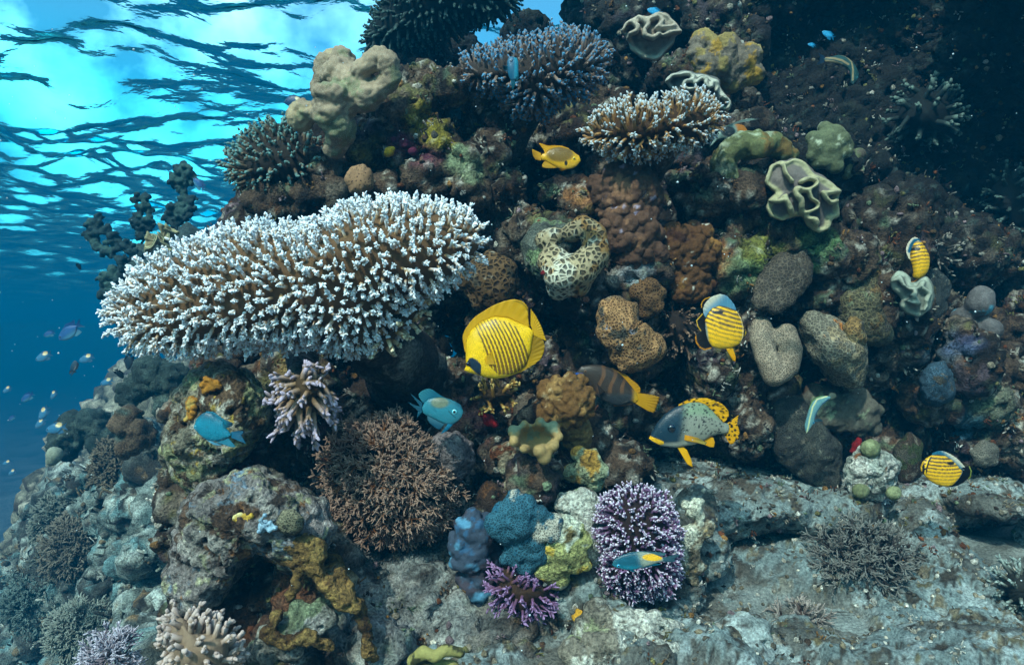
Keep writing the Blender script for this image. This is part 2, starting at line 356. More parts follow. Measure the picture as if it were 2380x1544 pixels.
while n < 330:
    px, py = rng.uniform(400, 2470), rng.uniform(-50, 1550)
    if not inpoly(np.array([px]), np.array([py]), REEF)[0]: continue
    if any((px - a) ** 2 + (py - b_) ** 2 < (r * 1.25) ** 2 for a, b_, r in VOID): continue
    Yd = rdepth(px, py) + rng.uniform(.0, .22); r = rng.uniform(22, 64) * (1.25 if px > 1850 and py < 700 else 1)
    ball(px, py, Yd, r * rng.uniform(.8, 1.3), r * rng.uniform(.7, 1.15)); n += 1
# unseen blobs added above the view as a reef crest, to shade the upper right
for b in ((2.2,2.3,2.5,.6,.6,.3),(2.6,2.6,2.2,.6,.7,.5),(1.7,3.3,2.75,.9,.5,.4),(2.6,3.3,2.5,.9,.7,.9),(.45,3.4,2.85,.45,.4,.2)):
    balls.append((np.array(b[:3]), b[3:]))
V, F = remesh(balls, .0125)
V = smooth_mesh(V, F, 2)
V = displace(V, F, [('fbm', 5, .05), ('ridge', 11, .022), ('lump', 20, .016), ('pit', 13, .03), ('fbm', 45, .010), ('pit', 45, .008), ('lump', 70, .004)], 3)
N = normals(V, F)
C = paint(V, S(94, 76, 60), [(S(54, 40, 30), 4, .05), (S(132, 120, 104), 7, .32), (S(90, 76, 82), 6, .4), (S(112, 108, 68), 9, .46), (S(38, 32, 28), 13, .3), (S(186, 182, 168), 28, .42), (S(110, 74, 44), 15, .5), (S(104, 122, 96), 12, .55)], 2)
C = C * .58
dk = sstep(.65, 1.2, V[:, 0]) * sstep(1.15, 1.55, V[:, 2] + .15 * V[:, 0] - .15)  # upper-right gloom painted in: rock colour darkened there
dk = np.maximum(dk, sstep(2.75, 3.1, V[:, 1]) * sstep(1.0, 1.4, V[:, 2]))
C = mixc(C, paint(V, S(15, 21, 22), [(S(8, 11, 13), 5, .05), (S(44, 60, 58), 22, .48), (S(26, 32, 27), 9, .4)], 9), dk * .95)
PATCH = [(1000,300,2.35,55,S(150,140,40)),(1020,330,2.3,40,S(175,160,40)),(905,352,2.35,22,S(200,170,30)),(845,355,2.35,45,S(140,130,60)),(945,340,2.35,40,S(95,32,58)),(990,360,2.3,45,S(90,36,60)),
 (1080,390,2.28,50,S(150,170,130)),(1350,455,2.35,40,S(165,110,60)),(1375,520,2.33,28,S(180,130,40)),(1760,600,2.4,60,S(140,150,60)),(1720,640,2.4,50,S(120,150,110)),(1890,560,2.42,60,S(90,140,80)),
 (1480,640,2.35,50,S(165,180,190)),(1590,720,2.4,40,S(140,70,25)),(1640,620,2.4,60,S(150,90,30)),(2180,820,2.55,60,S(80,100,110)),(2240,800,2.5,40,S(60,75,115)),(2290,960,2.6,60,S(90,110,90)),
 (2230,990,2.65,40,S(40,120,150)),(700,880,2.3,60,S(150,120,70)),(900,1000,2.3,50,S(160,110,50)),(1100,980,2.2,50,S(150,95,90)),(1135,970,2.2,30,S(120,20,25)),(1270,640,2.25,25,S(120,15,20)),
 (790,1330,1.75,60,S(150,120,40)),(700,1340,1.75,70,S(110,62,30)),(600,1420,1.8,70,S(85,45,20)),(760,1400,1.75,50,S(130,150,110)),(980,1400,2.0,200,S(150,158,155)),(1120,1480,1.9,160,S(120,122,118)),
 (720,1010,2.3,40,S(90,30,60)),(1990,1030,2.6,20,S(120,12,20)),(560,1080,2.0,50,S(110,30,50)),(1690,880,2.45,30,S(160,170,90)),(1420,640,2.3,30,S(170,175,170))]
for px, py, Yp, r, rgb in PATCH:
    c = at(px, py, Yp); rr = r * Yp / FPX
    d = np.sqrt(((V - c) ** 2 * np.array([1, .25, 1])).sum(1)) / rr + .55 * fbm(V, 16, 3, int(px))
    C = mixc(C, C * .45 + np.asarray(rgb) * .6, sstep(1.05, .65, d) * .75)
GROW['reef'] = (V, N)
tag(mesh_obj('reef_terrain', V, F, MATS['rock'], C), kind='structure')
print('reef verts', len(V))

# sand-covered ledge and the lower slope on the left, also terrain
balls = []
for b in ((1560,1150,2.55,150,48,.22),(1700,1160,2.5,190,50,.28),(1850,1160,2.6,190,48,.26),(2000,1170,2.7,140,50,.22),(1640,1190,2.42,120,45,.16),(1830,1185,2.45,120,42,.16),
          (1620,1110,2.75,150,40,.2),(1800,1110,2.85,200,40,.2),(2120,1150,2.75,140,50,.25),(2230,1160,2.8,120,50,.2),(2120,1230,2.5,70,70,.14),(2160,1310,2.35,70,70,.14),(2090,1370,2.25,70,60,.12),(2300,1160,2.5,110,28,.25),(2310,1275,3.05,110,80,.1),(2430,1280,2.4,44,80,.12),
          (1960,1240,2.55,70,35,.12),(1730,1480,1.85,60,40,.06),(1850,1510,1.85,120,40,.08),(1430,1480,1.85,90,70,.12),(1480,1530,1.75,80,60,.1),(1350,1400,1.95,50,80,.08),
          (1620,1200,2.2,45,60,.08),(1640,1290,2.15,50,60,.08),(1600,1360,2.05,40,60,.06),(1560,1430,1.95,50,40,.06),(2000,1440,2.2,80,30,.07),(2140,1260,2.45,50,60,.1),(2165,1330,2.38,55,60,.1),(2130,1400,2.25,60,40,.09),(2080,1440,2.15,60,30,.07),(2250,1480,2.2,110,40,.12),(2350,1520,2.1,90,50,.12),(2230,1200,2.75,60,30,.12),
          (1700,1520,1.8,90,28,.06),(1960,1500,1.95,90,30,.08),(2090,1530,1.85,80,30,.07),(1830,1455,1.95,60,18,.05),(1690,1395,2.15,50,18,.05),(1900,1275,2.6,60,25,.1),(1760,1265,2.55,70,22,.08),(2200,1420,2.3,40,26,.06),(2380,1400,2.5,60,60,.1)):
    ball(*b)
V, F = remesh(balls, .010)
V = smooth_mesh(V, F, 3)
V = displace(V, F, [('fbm', 5, .035), ('ridge', 14, .010), ('fbm', 40, .004), ('pit', 18, .016)], 13)
C = paint(V, S(130, 144, 142), [(S(100, 102, 96), 6, .12), (S(164, 178, 176), 9, .22), (S(84, 78, 68), 18, .36), (S(110, 100, 70), 26, .5), (S(60, 52, 44), 40, .5)], 6)  # ledge colour cooled toward cyan, imitating the bluish light on it
GROW['ledge'] = (V, normals(V, F))
tag(mesh_obj('sand_ledge_terrain', V, F, MATS['sand'], C * .7), kind='structure')

balls = []
LOW = [(-60,1420),(30,1290),(150,1120),(270,980),(360,1060),(400,1200),(400,1560),(-60,1560)]
for b in ((300,1360,5.2,200,160,.5),(120,1540,6.4,260,190,.6),(370,1170,4.6,100,80,.3),(240,1210,6.2,120,70,.4),(335,1020,5.4,55,36,.25),(110,1400,7.4,130,90,.5),(420,1510,3.3,120,110,.2)):
    ball(*b)
n = 0
while n < 190:
    px, py = rng.uniform(-60, 420), rng.uniform(960, 1560)
    if not inpoly(np.array([px]), np.array([py]), LOW)[0]: continue
    if any((px - a) ** 2 + (py - b_) ** 2 < r * r for a, b_, r in ((120,1370,55),(215,1330,40),(375,1340,50),(55,1430,55),(40,1250,45),(245,1235,28),(160,1200,24),(300,1440,40),(210,1500,40))): continue
    Yd = 2.2 + (430 - px) / 430 * 3.6 + (1560 - py) / 600 * 1.9 + rng.uniform(0, .7); r = rng.uniform(9, 36)
    ball(px, py, Yd, r, r * rng.uniform(.7, 1.2), max(.16, 1.6 * r * Yd / FPX)); n += 1
V, F = remesh(balls, .019)
V = smooth_mesh(V, F, 1)
V = displace(V, F, [('fbm', 3.5, .10), ('lump', 9, .05), ('ridge', 8, .04), ('pit', 6.5, .10), ('fbm', 45, .009), ('pit', 45, .008)], 23)
C = paint(V, S(118, 132, 126), [(S(70, 76, 72), 2.5, .05), (S(166, 178, 170), 5, .25), (S(50, 50, 46), 7, .28), (S(120, 100, 70), 12, .5), (S(96, 130, 132), 4, .4)], 8)  # teal light cast painted into the slope's rock colour
GROW['slope'] = (V, normals(V, F))
tag(mesh_obj('lower_slope_terrain', V, F, MATS['rock'], C * .9), kind='structure')

# far reef slope fading into the blue
balls = []
for b in ((260,1150,8.4,150,80,.9),(360,970,9,56,56,.6),(200,1150,10,80,60,.9),(420,940,8,90,90,.7),(130,1310,8,100,90,.9),(290,935,11,50,30,.8),(350,905,11,66,60,.8),(230,1010,10.5,66,50,.8),(10,1440,8,100,110,.9)):
    ball(*b)
for k in range(70):
    px = rng.uniform(40, 420); py = 1235 - (px - 40) * .78 + rng.uniform(-8, 150)
    ball(px, py, rng.uniform(7.2, 9.8), rng.uniform(9, 30), rng.uniform(9, 30))
V, F = remesh(balls, .05)
V = displace(smooth_mesh(V, F, 1), F, [('fbm', 2, .18), ('lump', 5, .09), ('ridge', 4.5, .08), ('fbm', 13, .05)], 33)
C = paint(V, S(120, 120, 104), [(S(70, 70, 60), 3, .1), (S(160, 158, 140), 5, .3), (S(60, 50, 40), 6, .4)], 18)
tag(mesh_obj('far_slope_terrain', V, F, MATS['rock'], C), kind='structure')
# ------------------------------------------------------------------ coral builders
def resample(poly, n):
    p = np.asarray(poly, float); c = p.mean(0)
    q = np.roll(p, -1, 0); seg = np.hypot(*(q - p).T); cs = np.concatenate([[0], np.cumsum(seg)]); u = np.linspace(0, cs[-1], 400, endpoint=False)
    pp = np.concatenate([p, p[:1]]); P = np.stack([np.interp(u, cs, pp[:, k]) for k in (0, 1)], 1)
    A = .5 * np.sum(P[:, 0] * np.roll(P[:, 1], -1) - np.roll(P[:, 0], -1) * P[:, 1])
    c = np.stack([np.sum((P[:, k] + np.roll(P[:, k], -1)) * (P[:, 0] * np.roll(P[:, 1], -1) - np.roll(P[:, 0], -1) * P[:, 1])) for k in (0, 1)]) / (6 * A)
    d = P - c; th = np.arctan2(d[:, 1], d[:, 0]); r = np.hypot(*d.T); o = np.argsort(th); th, r = th[o], r[o]
    T = np.linspace(-math.pi, math.pi, n, endpoint=False)
    R = np.interp(T, np.concatenate([th - 2 * math.pi, th, th + 2 * math.pi]), np.tile(r, 3))
    for _ in range(3): R = (np.roll(R, 1) + 2 * R + np.roll(R, -1)) / 4
    R = R * (1 + .035 * vnoise(np.stack([np.cos(T) * 3 + c[0], np.sin(T) * 3 + c[1], 0 * T], 1), 5) + .02 * vnoise(np.stack([np.cos(T) * 8 + c[0], np.sin(T) * 8 + c[1], 0 * T], 1), 6))
    return c, T, R

def lerp_poly(pts, n):
    p = np.asarray(pts, float); cs = np.concatenate([[0], np.cumsum(np.hypot(*np.diff(p, axis=0).T))]); u = np.linspace(0, cs[-1], n)
    return np.stack([np.interp(u, cs, p[:, k]) for k in (0, 1)], 1)

class Dome:
    """closed pillow with a given silhouette: front bulge Tf, back bulge Tb (metres), tilt = depth change per px of height"""
    def __init__(s, poly, Y, Tf, Tb, tilt=0, n=128, tiltx=0):
        s.c, s.T, s.R = resample(poly, n); s.Y, s.Tf, s.Tb, s.tilt, s.tiltx = Y, Tf, Tb, tilt, tiltx
    def pts(s, phi, th):
        R = np.interp(th, np.concatenate([s.T, [math.pi]]), np.concatenate([s.R, s.R[:1]]))
        t = np.sin(phi); px = s.c[0] + R * t * np.cos(th); py = s.c[1] + R * t * np.sin(th)
        c = np.cos(phi); Yd = s.Y - np.where(c > 0, s.Tf, s.Tb) * c + s.tilt * (py - s.c[1]) + s.tiltx * (px - s.c[0])
        return at(px, py, Yd)
    def mesh(s, nphi=60, nth=120):
        ph = np.linspace(0, math.pi, nphi + 1)[1:-1]; th = np.linspace(-math.pi, math.pi, nth, endpoint=False)
        P, T = np.meshgrid(ph, th, indexing='ij'); V = s.pts(P.ravel(), T.ravel()); m = len(ph)
        i = np.arange(m * nth).reshape(m, nth); j = np.roll(i, -1, 1)
        Q = np.stack([i[:-1], i[1:], j[1:], j[:-1]], -1).reshape(-1, 4)
        V = np.concatenate([V, s.pts(np.array([0., math.pi]), np.array([0., 0.]))]); a, b = m * nth, m * nth + 1
        Tr = np.concatenate([np.stack([np.full(nth, a), i[0], j[0]], -1), np.stack([np.full(nth, b), j[-1], i[-1]], -1)])
        n = np.cross(V[Q[:, 2]] - V[Q[:, 0]], V[Q[:, 3]] - V[Q[:, 1]]); cen = V.mean(0)
        if ((V[Q[:, 0]] - cen) * n).sum() < 0: Q = Q[:, ::-1].copy(); Tr = Tr[:, ::-1].copy()
        return V, Q, Tr
    def base(s):
        k = np.argmax(s.R * np.sin(s.T)); return at(s.c[0], s.c[1] + s.R[k] * math.sin(s.T[k]), s.Y)

def disp_qt(V, Q, Tr, spec, seed):
    F4 = np.concatenate([Q, np.concatenate([Tr, Tr[:, :1]], 1)])
    return displace(V, F4, spec, seed)

def boulder(name, label, cat, poly, Y, Tf, Tb, mat, rgb, over=(), disp=(('fbm', 8, .012),), tilt=0, tiltx=0, seed=1, res=(70, 140), group=None):
    if mat in ('honey', 'polyp', 'favid', 'honey_fine') and cat != 'x': disp = tuple(disp) + (('fbm', 13, .010), ('ridge', 8, .007)); over = list(over) + [(S(78, 74, 64), 15, .5), (S(120, 112, 100), 30, .58)]
    d = Dome(poly, Y, Tf, Tb, tilt, tiltx=tiltx); V, Q, Tr = d.mesh(*res); V = disp_qt(V, Q, Tr, disp, seed)
    C = paint(V, rgb, over, seed) * .8
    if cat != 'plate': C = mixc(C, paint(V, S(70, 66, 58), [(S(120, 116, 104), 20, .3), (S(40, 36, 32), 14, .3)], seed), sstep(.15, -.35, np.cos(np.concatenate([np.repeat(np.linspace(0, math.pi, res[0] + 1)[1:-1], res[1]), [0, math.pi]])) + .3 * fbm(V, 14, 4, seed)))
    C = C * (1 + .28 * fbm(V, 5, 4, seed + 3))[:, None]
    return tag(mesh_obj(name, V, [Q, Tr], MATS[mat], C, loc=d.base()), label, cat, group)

def fused(name, label, cat, balls_px, voxel, mat, rgb, over=(), disp=(), seed=1, sm=2, group=None, colfn=None):
    """lobes [(px,py,Y,r_px[,ry_m])] grown together into one skin"""
    b = [(at(x[0], x[1], x[2]), (x[3] * x[2] / FPX, x[4] if len(x) > 4 else x[3] * x[2] / FPX, x[3] * x[2] / FPX)) for x in balls_px]
    V, F = remesh(b, voxel); V = displace(smooth_mesh(V, F, sm), F, disp, seed)
    lo = V[V[:, 2].argmin()]; loc = np.array([V[:, 0].mean(), V[:, 1].mean(), lo[2]])
    C = paint(V, rgb, over, seed) * .8
    C = C * (1 + .28 * fbm(V, 6, 4, seed + 3))[:, None]
    if colfn: C = colfn(V, normals(V, F), C)
    return tag(mesh_obj(name, V, F, MATS[mat], C, loc=loc), label, cat, group)

def chain(pts, step=.5):
    """lobes along a polyline of (px,py,Y,r)"""
    out = []
    for a, b in zip(pts[:-1], pts[1:]):
        a, b = np.array(a, float), np.array(b, float); n = max(2, int(math.hypot(*(b - a)[:2]) / (min(a[3], b[3]) * step)))
        out += [tuple(a + (b - a) * k / n) for k in range(n)]
    return out + [tuple(pts[-1])]

def tubes(P, R, sides, C):
    """many tapered tubes at once: P (N,K,3), R (N,K), C (N,K,3)"""
    N, K = R.shape; d = P[:, -1] - P[:, 0]; d /= np.maximum(np.linalg.norm(d, axis=1), 1e-9)[:, None]
    ref = np.where(np.abs(d[:, 2:3]) > .8, np.array([[1., 0, 0]]), np.array([[0, 0, 1.]])); u = np.cross(d, ref); u /= np.linalg.norm(u, axis=1)[:, None]; w = np.cross(d, u)
    a = np.linspace(0, 2 * math.pi, sides, endpoint=False)
    ring = (u[:, None, :] * np.cos(a)[None, :, None] + w[:, None, :] * np.sin(a)[None, :, None])
    V = P[:, :, None, :] + ring[:, None] * R[:, :, None, None]
    tip = P[:, -1] + d * R[:, -1:] * .8
    VV = np.concatenate([V.reshape(N, K * sides, 3), tip[:, None]], 1); m = K * sides + 1
    i = np.arange(K * sides).reshape(K, sides); j = np.roll(i, -1, 1)
    q = np.stack([i[:-1], j[:-1], j[1:], i[1:]], -1).reshape(-1, 4); t = np.stack([i[-1], j[-1], np.full(sides, m - 1)], -1)
    off = (np.arange(N) * m)[:, None, None]
    CC = np.concatenate([np.repeat(C, sides, 1), C[:, -1:]], 1)
    return VV.reshape(-1, 3), (q[None] + off).reshape(-1, 4), (t[None] + off).reshape(-1, 3), CC.reshape(-1, 3)

def unit(v): return v / np.maximum(np.linalg.norm(v, axis=-1, keepdims=True), 1e-9)

def acropora(name, label, cat, poly, Y, Tf, Tb, spacing, L, r, base_rgb, tip_rgb, twigs=7, up=.3, tilt=0, shrink=None, seed=1, tipfrac=.35, knob=1.0, twig_len=.45, twig_r=.62, flare=.8, sides=5, stem_poly=None, stem_rgb=None, group=None, mid_rgb=None, phmax=1.75, tiltx=0, lvar=.25, plate=.22):
    """branching colony: a domed plate set with stems that each carry a whorl of short twigs"""
    g = np.random.default_rng(seed)
    d = Dome(poly, Y, Tf, Tb, tilt, tiltx=tiltx); s_px = FPX / Y
    d.R = np.maximum(d.R - (shrink if shrink is not None else L * s_px * .75), 6)
    V, Q, Tr = d.mesh(40, 96); V = disp_qt(V, Q, Tr, [('fbm', 12, .012)], seed)
    loc = d.base(); root = empty(name, loc, label, cat, group)
    mesh_obj('plate', V, [Q, Tr], MATS['branch'], np.asarray(base_rgb) * plate, root, loc)
    n = 9000 if spacing > .02 else 18000; ph = np.arccos(g.uniform(math.cos(phmax), 1, n)); th = g.uniform(-math.pi, math.pi, n)
    P = d.pts(ph, th); e = 1e-3
    nrm = unit(np.cross(d.pts(ph, th + e) - P, d.pts(ph + e, th) - P)); nrm *= np.sign((nrm * (P - d.pts(np.array([math.pi / 2]), np.array([0.])).mean(0) * 0 - at(*d.c, Y))).sum(1))[:, None]
    keep = []
    cell = {}
    for k in range(n):      # dart throwing on a hash grid
        key = tuple((P[k] // spacing).astype(int)); ok = True
        for dx in (-1, 0, 1):
            for dy in (-1, 0, 1):
                for dz in (-1, 0, 1):
                    for m in cell.get((key[0] + dx, key[1] + dy, key[2] + dz), ()):
                        if ((P[m] - P[k]) ** 2).sum() < spacing ** 2: ok = False
        if ok: cell.setdefault(key, []).append(k); keep.append(k)
    P, nrm = P[keep], nrm[keep]; N = len(P)
    D = unit(nrm + np.array([0, 0, up]) + g.normal(0, .16, (N, 3))); Ls = L * g.uniform(1 - lvar, 1 + lvar, N)
    K = 4; t = np.linspace(0, 1, K); bend = g.normal(0, .12, (N, 3)) + np.array([0, 0, up * .35])
    PP = P[:, None] - D[:, None] * .012 + (D[:, None] * t[None, :, None] + bend[:, None] * (t ** 2)[None, :, None]) * Ls[:, None, None]
    RR = r * (1.15 - .45 * t)[None] * g.uniform(.85, 1.15, (N, 1)) * np.where(t > .99, knob, 1)[None]
    bc, tc = np.asarray(base_rgb, float), np.asarray(tip_rgb, float); mc = bc if mid_rgb is None else np.asarray(mid_rgb, float)
    def colr(tt):
        tt = np.asarray(tt)[..., None]; c = bc * .7 + (mc - bc * .7) * np.clip(tt / max(1 - tipfrac, .01), 0, 1)
        return c + (tc - c) * sstep(1 - tipfrac, 1 - tipfrac * .3, tt)
    sets = [tubes(PP, RR, sides, np.broadcast_to(colr(t), (N, K, 3)) * g.uniform(.8, 1.1, (N, 1, 1)))]
    if twigs:
        i = np.repeat(np.arange(N), twigs); f = g.uniform(.3, 1.0, len(i)); Di = D[i] + bend[i] * f[:, None]
        st = P[i] + (D[i] * f[:, None] + bend[i] * (f ** 2)[:, None]) * Ls[i][:, None]
        td = unit(Di + flare * unit(np.cross(Di, g.normal(0, 1, (len(i), 3)))) + np.array([0, 0, up * .3]))
        tl = Ls[i] * twig_len * g.uniform(.6, 1.15, len(i)) * (1.1 - .4 * f)
        t3 = np.array([0, .55, 1.0]); TP = st[:, None] + td[:, None] * (t3[None, :, None] * tl[:, None, None])
        TR = r * twig_r * np.array([1.05, .95, .55 * knob])[None] * g.uniform(.8, 1.2, (len(i), 1))
        TC = colr(np.clip(.62 * f[:, None] + .55 * t3[None], 0, 1)) * g.uniform(.85, 1.08, (len(i), 1, 1))
        sets.append(tubes(TP, TR, max(4, sides - 1), TC))
    o = 0; Vs, Qs, Ts, Cs = [], [], [], []
    for v, q, tt, c in sets: Vs.append(v); Qs.append(q + o); Ts.append(tt + o); Cs.append(c); o += len(v)
    mesh_obj('branches', np.concatenate(Vs), [np.concatenate(Qs), np.concatenate(Ts)], MATS['branch'], np.concatenate(Cs), root, loc)
    if stem_poly:
        b = [(at(x, y, z), (q * z / FPX,) * 3) for x, y, z, q in chain(stem_poly)]
        v, f = remesh(b, .012); v = displace(smooth_mesh(v, f, 2), f, [('fbm', 9, .015), ('pit', 24, .01)], seed)
        mesh_obj('stalk', v, f, MATS['rock'], paint(v, stem_rgb if stem_rgb is not None else S(70, 66, 60), [(S(110, 106, 96), 9, .3)], seed), root, loc)
    return root

def bush(name, label, cat, poly, Y, T, n_roots, L, r, levels, rgb, tip_rgb, shell=(.15, .62), seed=1, up=.15, spread_=.75, kids=(2, 3), group=None, grow=1.0, Tb=None, sides=5):
    """open thicket of forking twigs filling a silhouette"""
    g = np.random.default_rng(seed); d = Dome(poly, Y, T, Tb or T, 0)
    loc = d.base(); cen = at(*d.c, Y); loc = loc if up >= 0 else cen
    ph = np.arccos(g.uniform(-.25, 1, n_roots)); th = g.uniform(-math.pi, math.pi, n_roots)
    full = d.pts(ph, th); P = cen + (full - cen) * g.uniform(*shell, (n_roots, 1))
    D = unit(unit(full - cen) + np.array([0, 0, up]) + g.normal(0, .3, (n_roots, 3))); lv = np.zeros(n_roots)
    rgb, tip_rgb = np.asarray(rgb, float), np.asarray(tip_rgb, float); PPs, RRs, CCs = [], [], []
    Rr = np.full(n_roots, r); 
    for l in range(levels):
        ln = L * g.uniform(.7, 1.3, len(P)) * (.86 ** l); b = g.normal(0, .16, (len(P), 3))
        t = np.array([0, .5, 1.0]); PP = P[:, None] + (D[:, None] * t[None, :, None] + b[:, None] * (t ** 2)[None, :, None]) * ln[:, None, None]
        f0, f1 = l / levels, (l + 1) / levels; tt = f0 + (f1 - f0) * t
        PPs.append(PP); RRs.append(Rr[:, None] * np.array([1, .92, .84 if l < levels - 1 else .6])[None])
        CCs.append(np.broadcast_to((rgb + (tip_rgb - rgb) * sstep(.35, 1, tt)[:, None])[None], (len(P), 3, 3)) * g.uniform(.75, 1.1, (len(P), 1, 1)))
        k = g.integers(kids[0], kids[1] + 1, len(P)); i = np.repeat(np.arange(len(P)), k); P = PP[i, -1]
        Dn = unit(D + b); D = unit(Dn[i] + spread_ * unit(np.cross(Dn[i], g.normal(0, 1, (len(i), 3)))) + unit(P - cen) * .25 * grow); Rr = Rr[i] * .84
    v, q, t, c = tubes(np.concatenate(PPs), np.concatenate(RRs), sides, np.concatenate(CCs))
    return tag(mesh_obj(name, v, [q, t], MATS['branch'], c, loc=loc), label, cat, group)

def leather(name, label, cat, px, py, Y, size_px, face, waves, seed, rgb, rim_rgb, amp=.34, stalk=.5, thick=.007, rim=.06, group=None, squash=1.0, roll=0., cup=.25, ax=None):
    """folded leather coral: a thick cap whose margin is thrown into deep meandering folds, on a short stalk"""
    g = np.random.default_rng(seed); R0 = size_px * Y / FPX; nt, nr = 300, 46
    th = np.linspace(0, 2 * math.pi, nt, endpoint=False); t = np.linspace(0.02, 1, nr); Tt, Th = np.meshgrid(t, th, indexing='ij')
    ph = g.uniform(0, 6.28, 8); wob = Th + .30 * np.sin(2 * Th + ph[0]) + .20 * np.sin(3 * Th + ph[1])
    am = 1 + .30 * np.sin(2 * Th + ph[2]) + .22 * np.sin(5 * Th + ph[3]); e = Tt ** 1.7; cw = np.cos(waves * wob)
    rad = R0 * (Tt * (.86 + .10 * np.sin(2 * Th + ph[4]) + .08 * np.sin(3 * Th + ph[5])) + .72 * amp * e * am * cw)
    ang = Th - 1.35 * e * am * np.sin(2 * waves * wob) / waves + .10 * e * np.sin(3 * Th + ph[6])
    h = R0 * (cup * Tt ** 2 - amp * 1.45 * e * am * cw + .12 * e * np.sin(2.3 * waves * wob + ph[6])) - R0 * .05
    f = unit(np.array(face, float)); u = unit(np.cross(np.array([0, 0, 1.]), f)); w = np.cross(f, u)
    u, w = u * math.cos(roll) + w * math.sin(roll), w * math.cos(roll) - u * math.sin(roll)
    c = at(px, py, Y)
    P = c + (u * (rad * np.cos(ang))[..., None]) + (w * (rad * np.sin(ang) * squash)[..., None]) + f * h[..., None]
    P = P.reshape(-1, 3); i = np.arange(nr * nt).reshape(nr, nt); j = np.roll(i, -1, 1)
    Q = np.stack([i[:-1], j[:-1], j[1:], i[1:]], -1).reshape(-1, 4)
    N = normals(P, Q); th_ = thick * np.where(Tt.ravel() > .99, .6, 1)[:, None]
    top, bot = P + N * th_ * .5, P - N * th_ * .5; m = nr * nt
    side = np.stack([i[-1], j[-1], j[-1] + m, i[-1] + m], -1)[:, ::-1]; inner = np.stack([i[0], j[0], j[0] + m, i[0] + m], -1)
    V = np.concatenate([top, bot]); Qa = np.concatenate([Q, Q[:, ::-1] + m, side, inner])
    V = displace(V, Qa, [('fbm', 30, .0015)], seed)
    C = mixc(np.tile(np.asarray(rgb, float), (m, 1)), np.asarray(rim_rgb, float), sstep(1 - rim * 2.2, 1 - rim * .6, Tt.ravel())); C = np.concatenate([C, C])
    C = C * (1 + .12 * fbm(V, 25, 3, seed))[:, None]
    loc = c - f * R0 * stalk; root = empty(name, loc, label, cat, group)
    mesh_obj('cap', V, Qa, MATS['leather'], C * .62, root, loc)
    b = [(c - f * R0 * stalk * k / 6, (R0 * (.34 - .02 * k),) * 3) for k in range(1, 9)]
    v, q = remesh(b, max(.008, R0 * .08)); mesh_obj('stalk', displace(smooth_mesh(v, q, 2), q, [('fbm', 12, .006)], seed), q, MATS['leather'], np.asarray(rgb) * .5, root, loc)
    return root

def folded(name, label, crop, outline, ridges, Y, T, r, rgb, rim, seed, rise=.045):
    """folded leather coral: a lobed cap with tall walls of tissue winding over it, paler along their crests"""
    x0, y0, k = crop; dp = lambda p: [((x0 + a * k) / 1.493697, (y0 + b * k) / 1.493697) for a, b in p]
    d = Dome(dp(outline), Y, T, T * 1.2, n=160); V, Q, Tr = d.mesh(46, 160); cen = at(*d.c, Y); bl = []; crest = []
    ol = dp(outline); walls = [dp(q) for q in ridges] + [ol + ol[:1]]
    for wi, w in enumerate(walls):
        p = lerp_poly(w, max(8, int(sum(math.hypot(a[0] - b[0], a[1] - b[1]) for a, b in zip(w[:-1], w[1:])) / (r * .55))))
        for x, y in p:
            if wi == len(walls) - 1: x, y = d.c[0] + (x - d.c[0]) * .97, d.c[1] + (y - d.c[1]) * .97
            q = math.hypot(x - d.c[0], y - d.c[1]) / np.interp(math.atan2(y - d.c[1], x - d.c[0]), d.T, d.R); h = T * math.sqrt(max(.05, 1 - min(q, 1) ** 2))
            up = rise * (1 if wi < len(walls) - 1 else .45); rr = r * Y / FPX
            for j in range(3): bl.append((at(x, y, Y - h * .8 - up * (j + 1) / 3), (rr * (1 - .12 * j), max(rr, up * .4), rr * (1 - .12 * j))))
            crest.append(at(x, y, Y - h * .8 - up - rr * .8))
    bl += [(cen + (v - cen) * np.array([.93, .75, .93]), (.011,) * 3) for v in V[::3]]
    V, Fq = remesh(bl, .0052); V = smooth_mesh(V, Fq, 3); V = displace(V, Fq, [('fbm', 22, .004)], seed); crest = np.array(crest)
    dm = np.full(len(V), 9.)
    for s in range(0, len(crest), 60): dm = np.minimum(dm, np.sqrt(((V[:, None] - crest[None, s:s + 60]) ** 2).sum(-1)).min(1))
    C = mixc(paint(V, rgb, [(np.asarray(rgb) * .7, 9, .2)], seed), np.asarray(rim, float), sstep(rr * 2.4, rr * .9, dm)) * .66
    lo = V[V[:, 2].argmin()]; return tag(mesh_obj(name, V, Fq, MATS['leather'], C, loc=np.array([V[:, 0].mean(), V[:, 1].mean(), lo[2]])), label, 'leather coral')

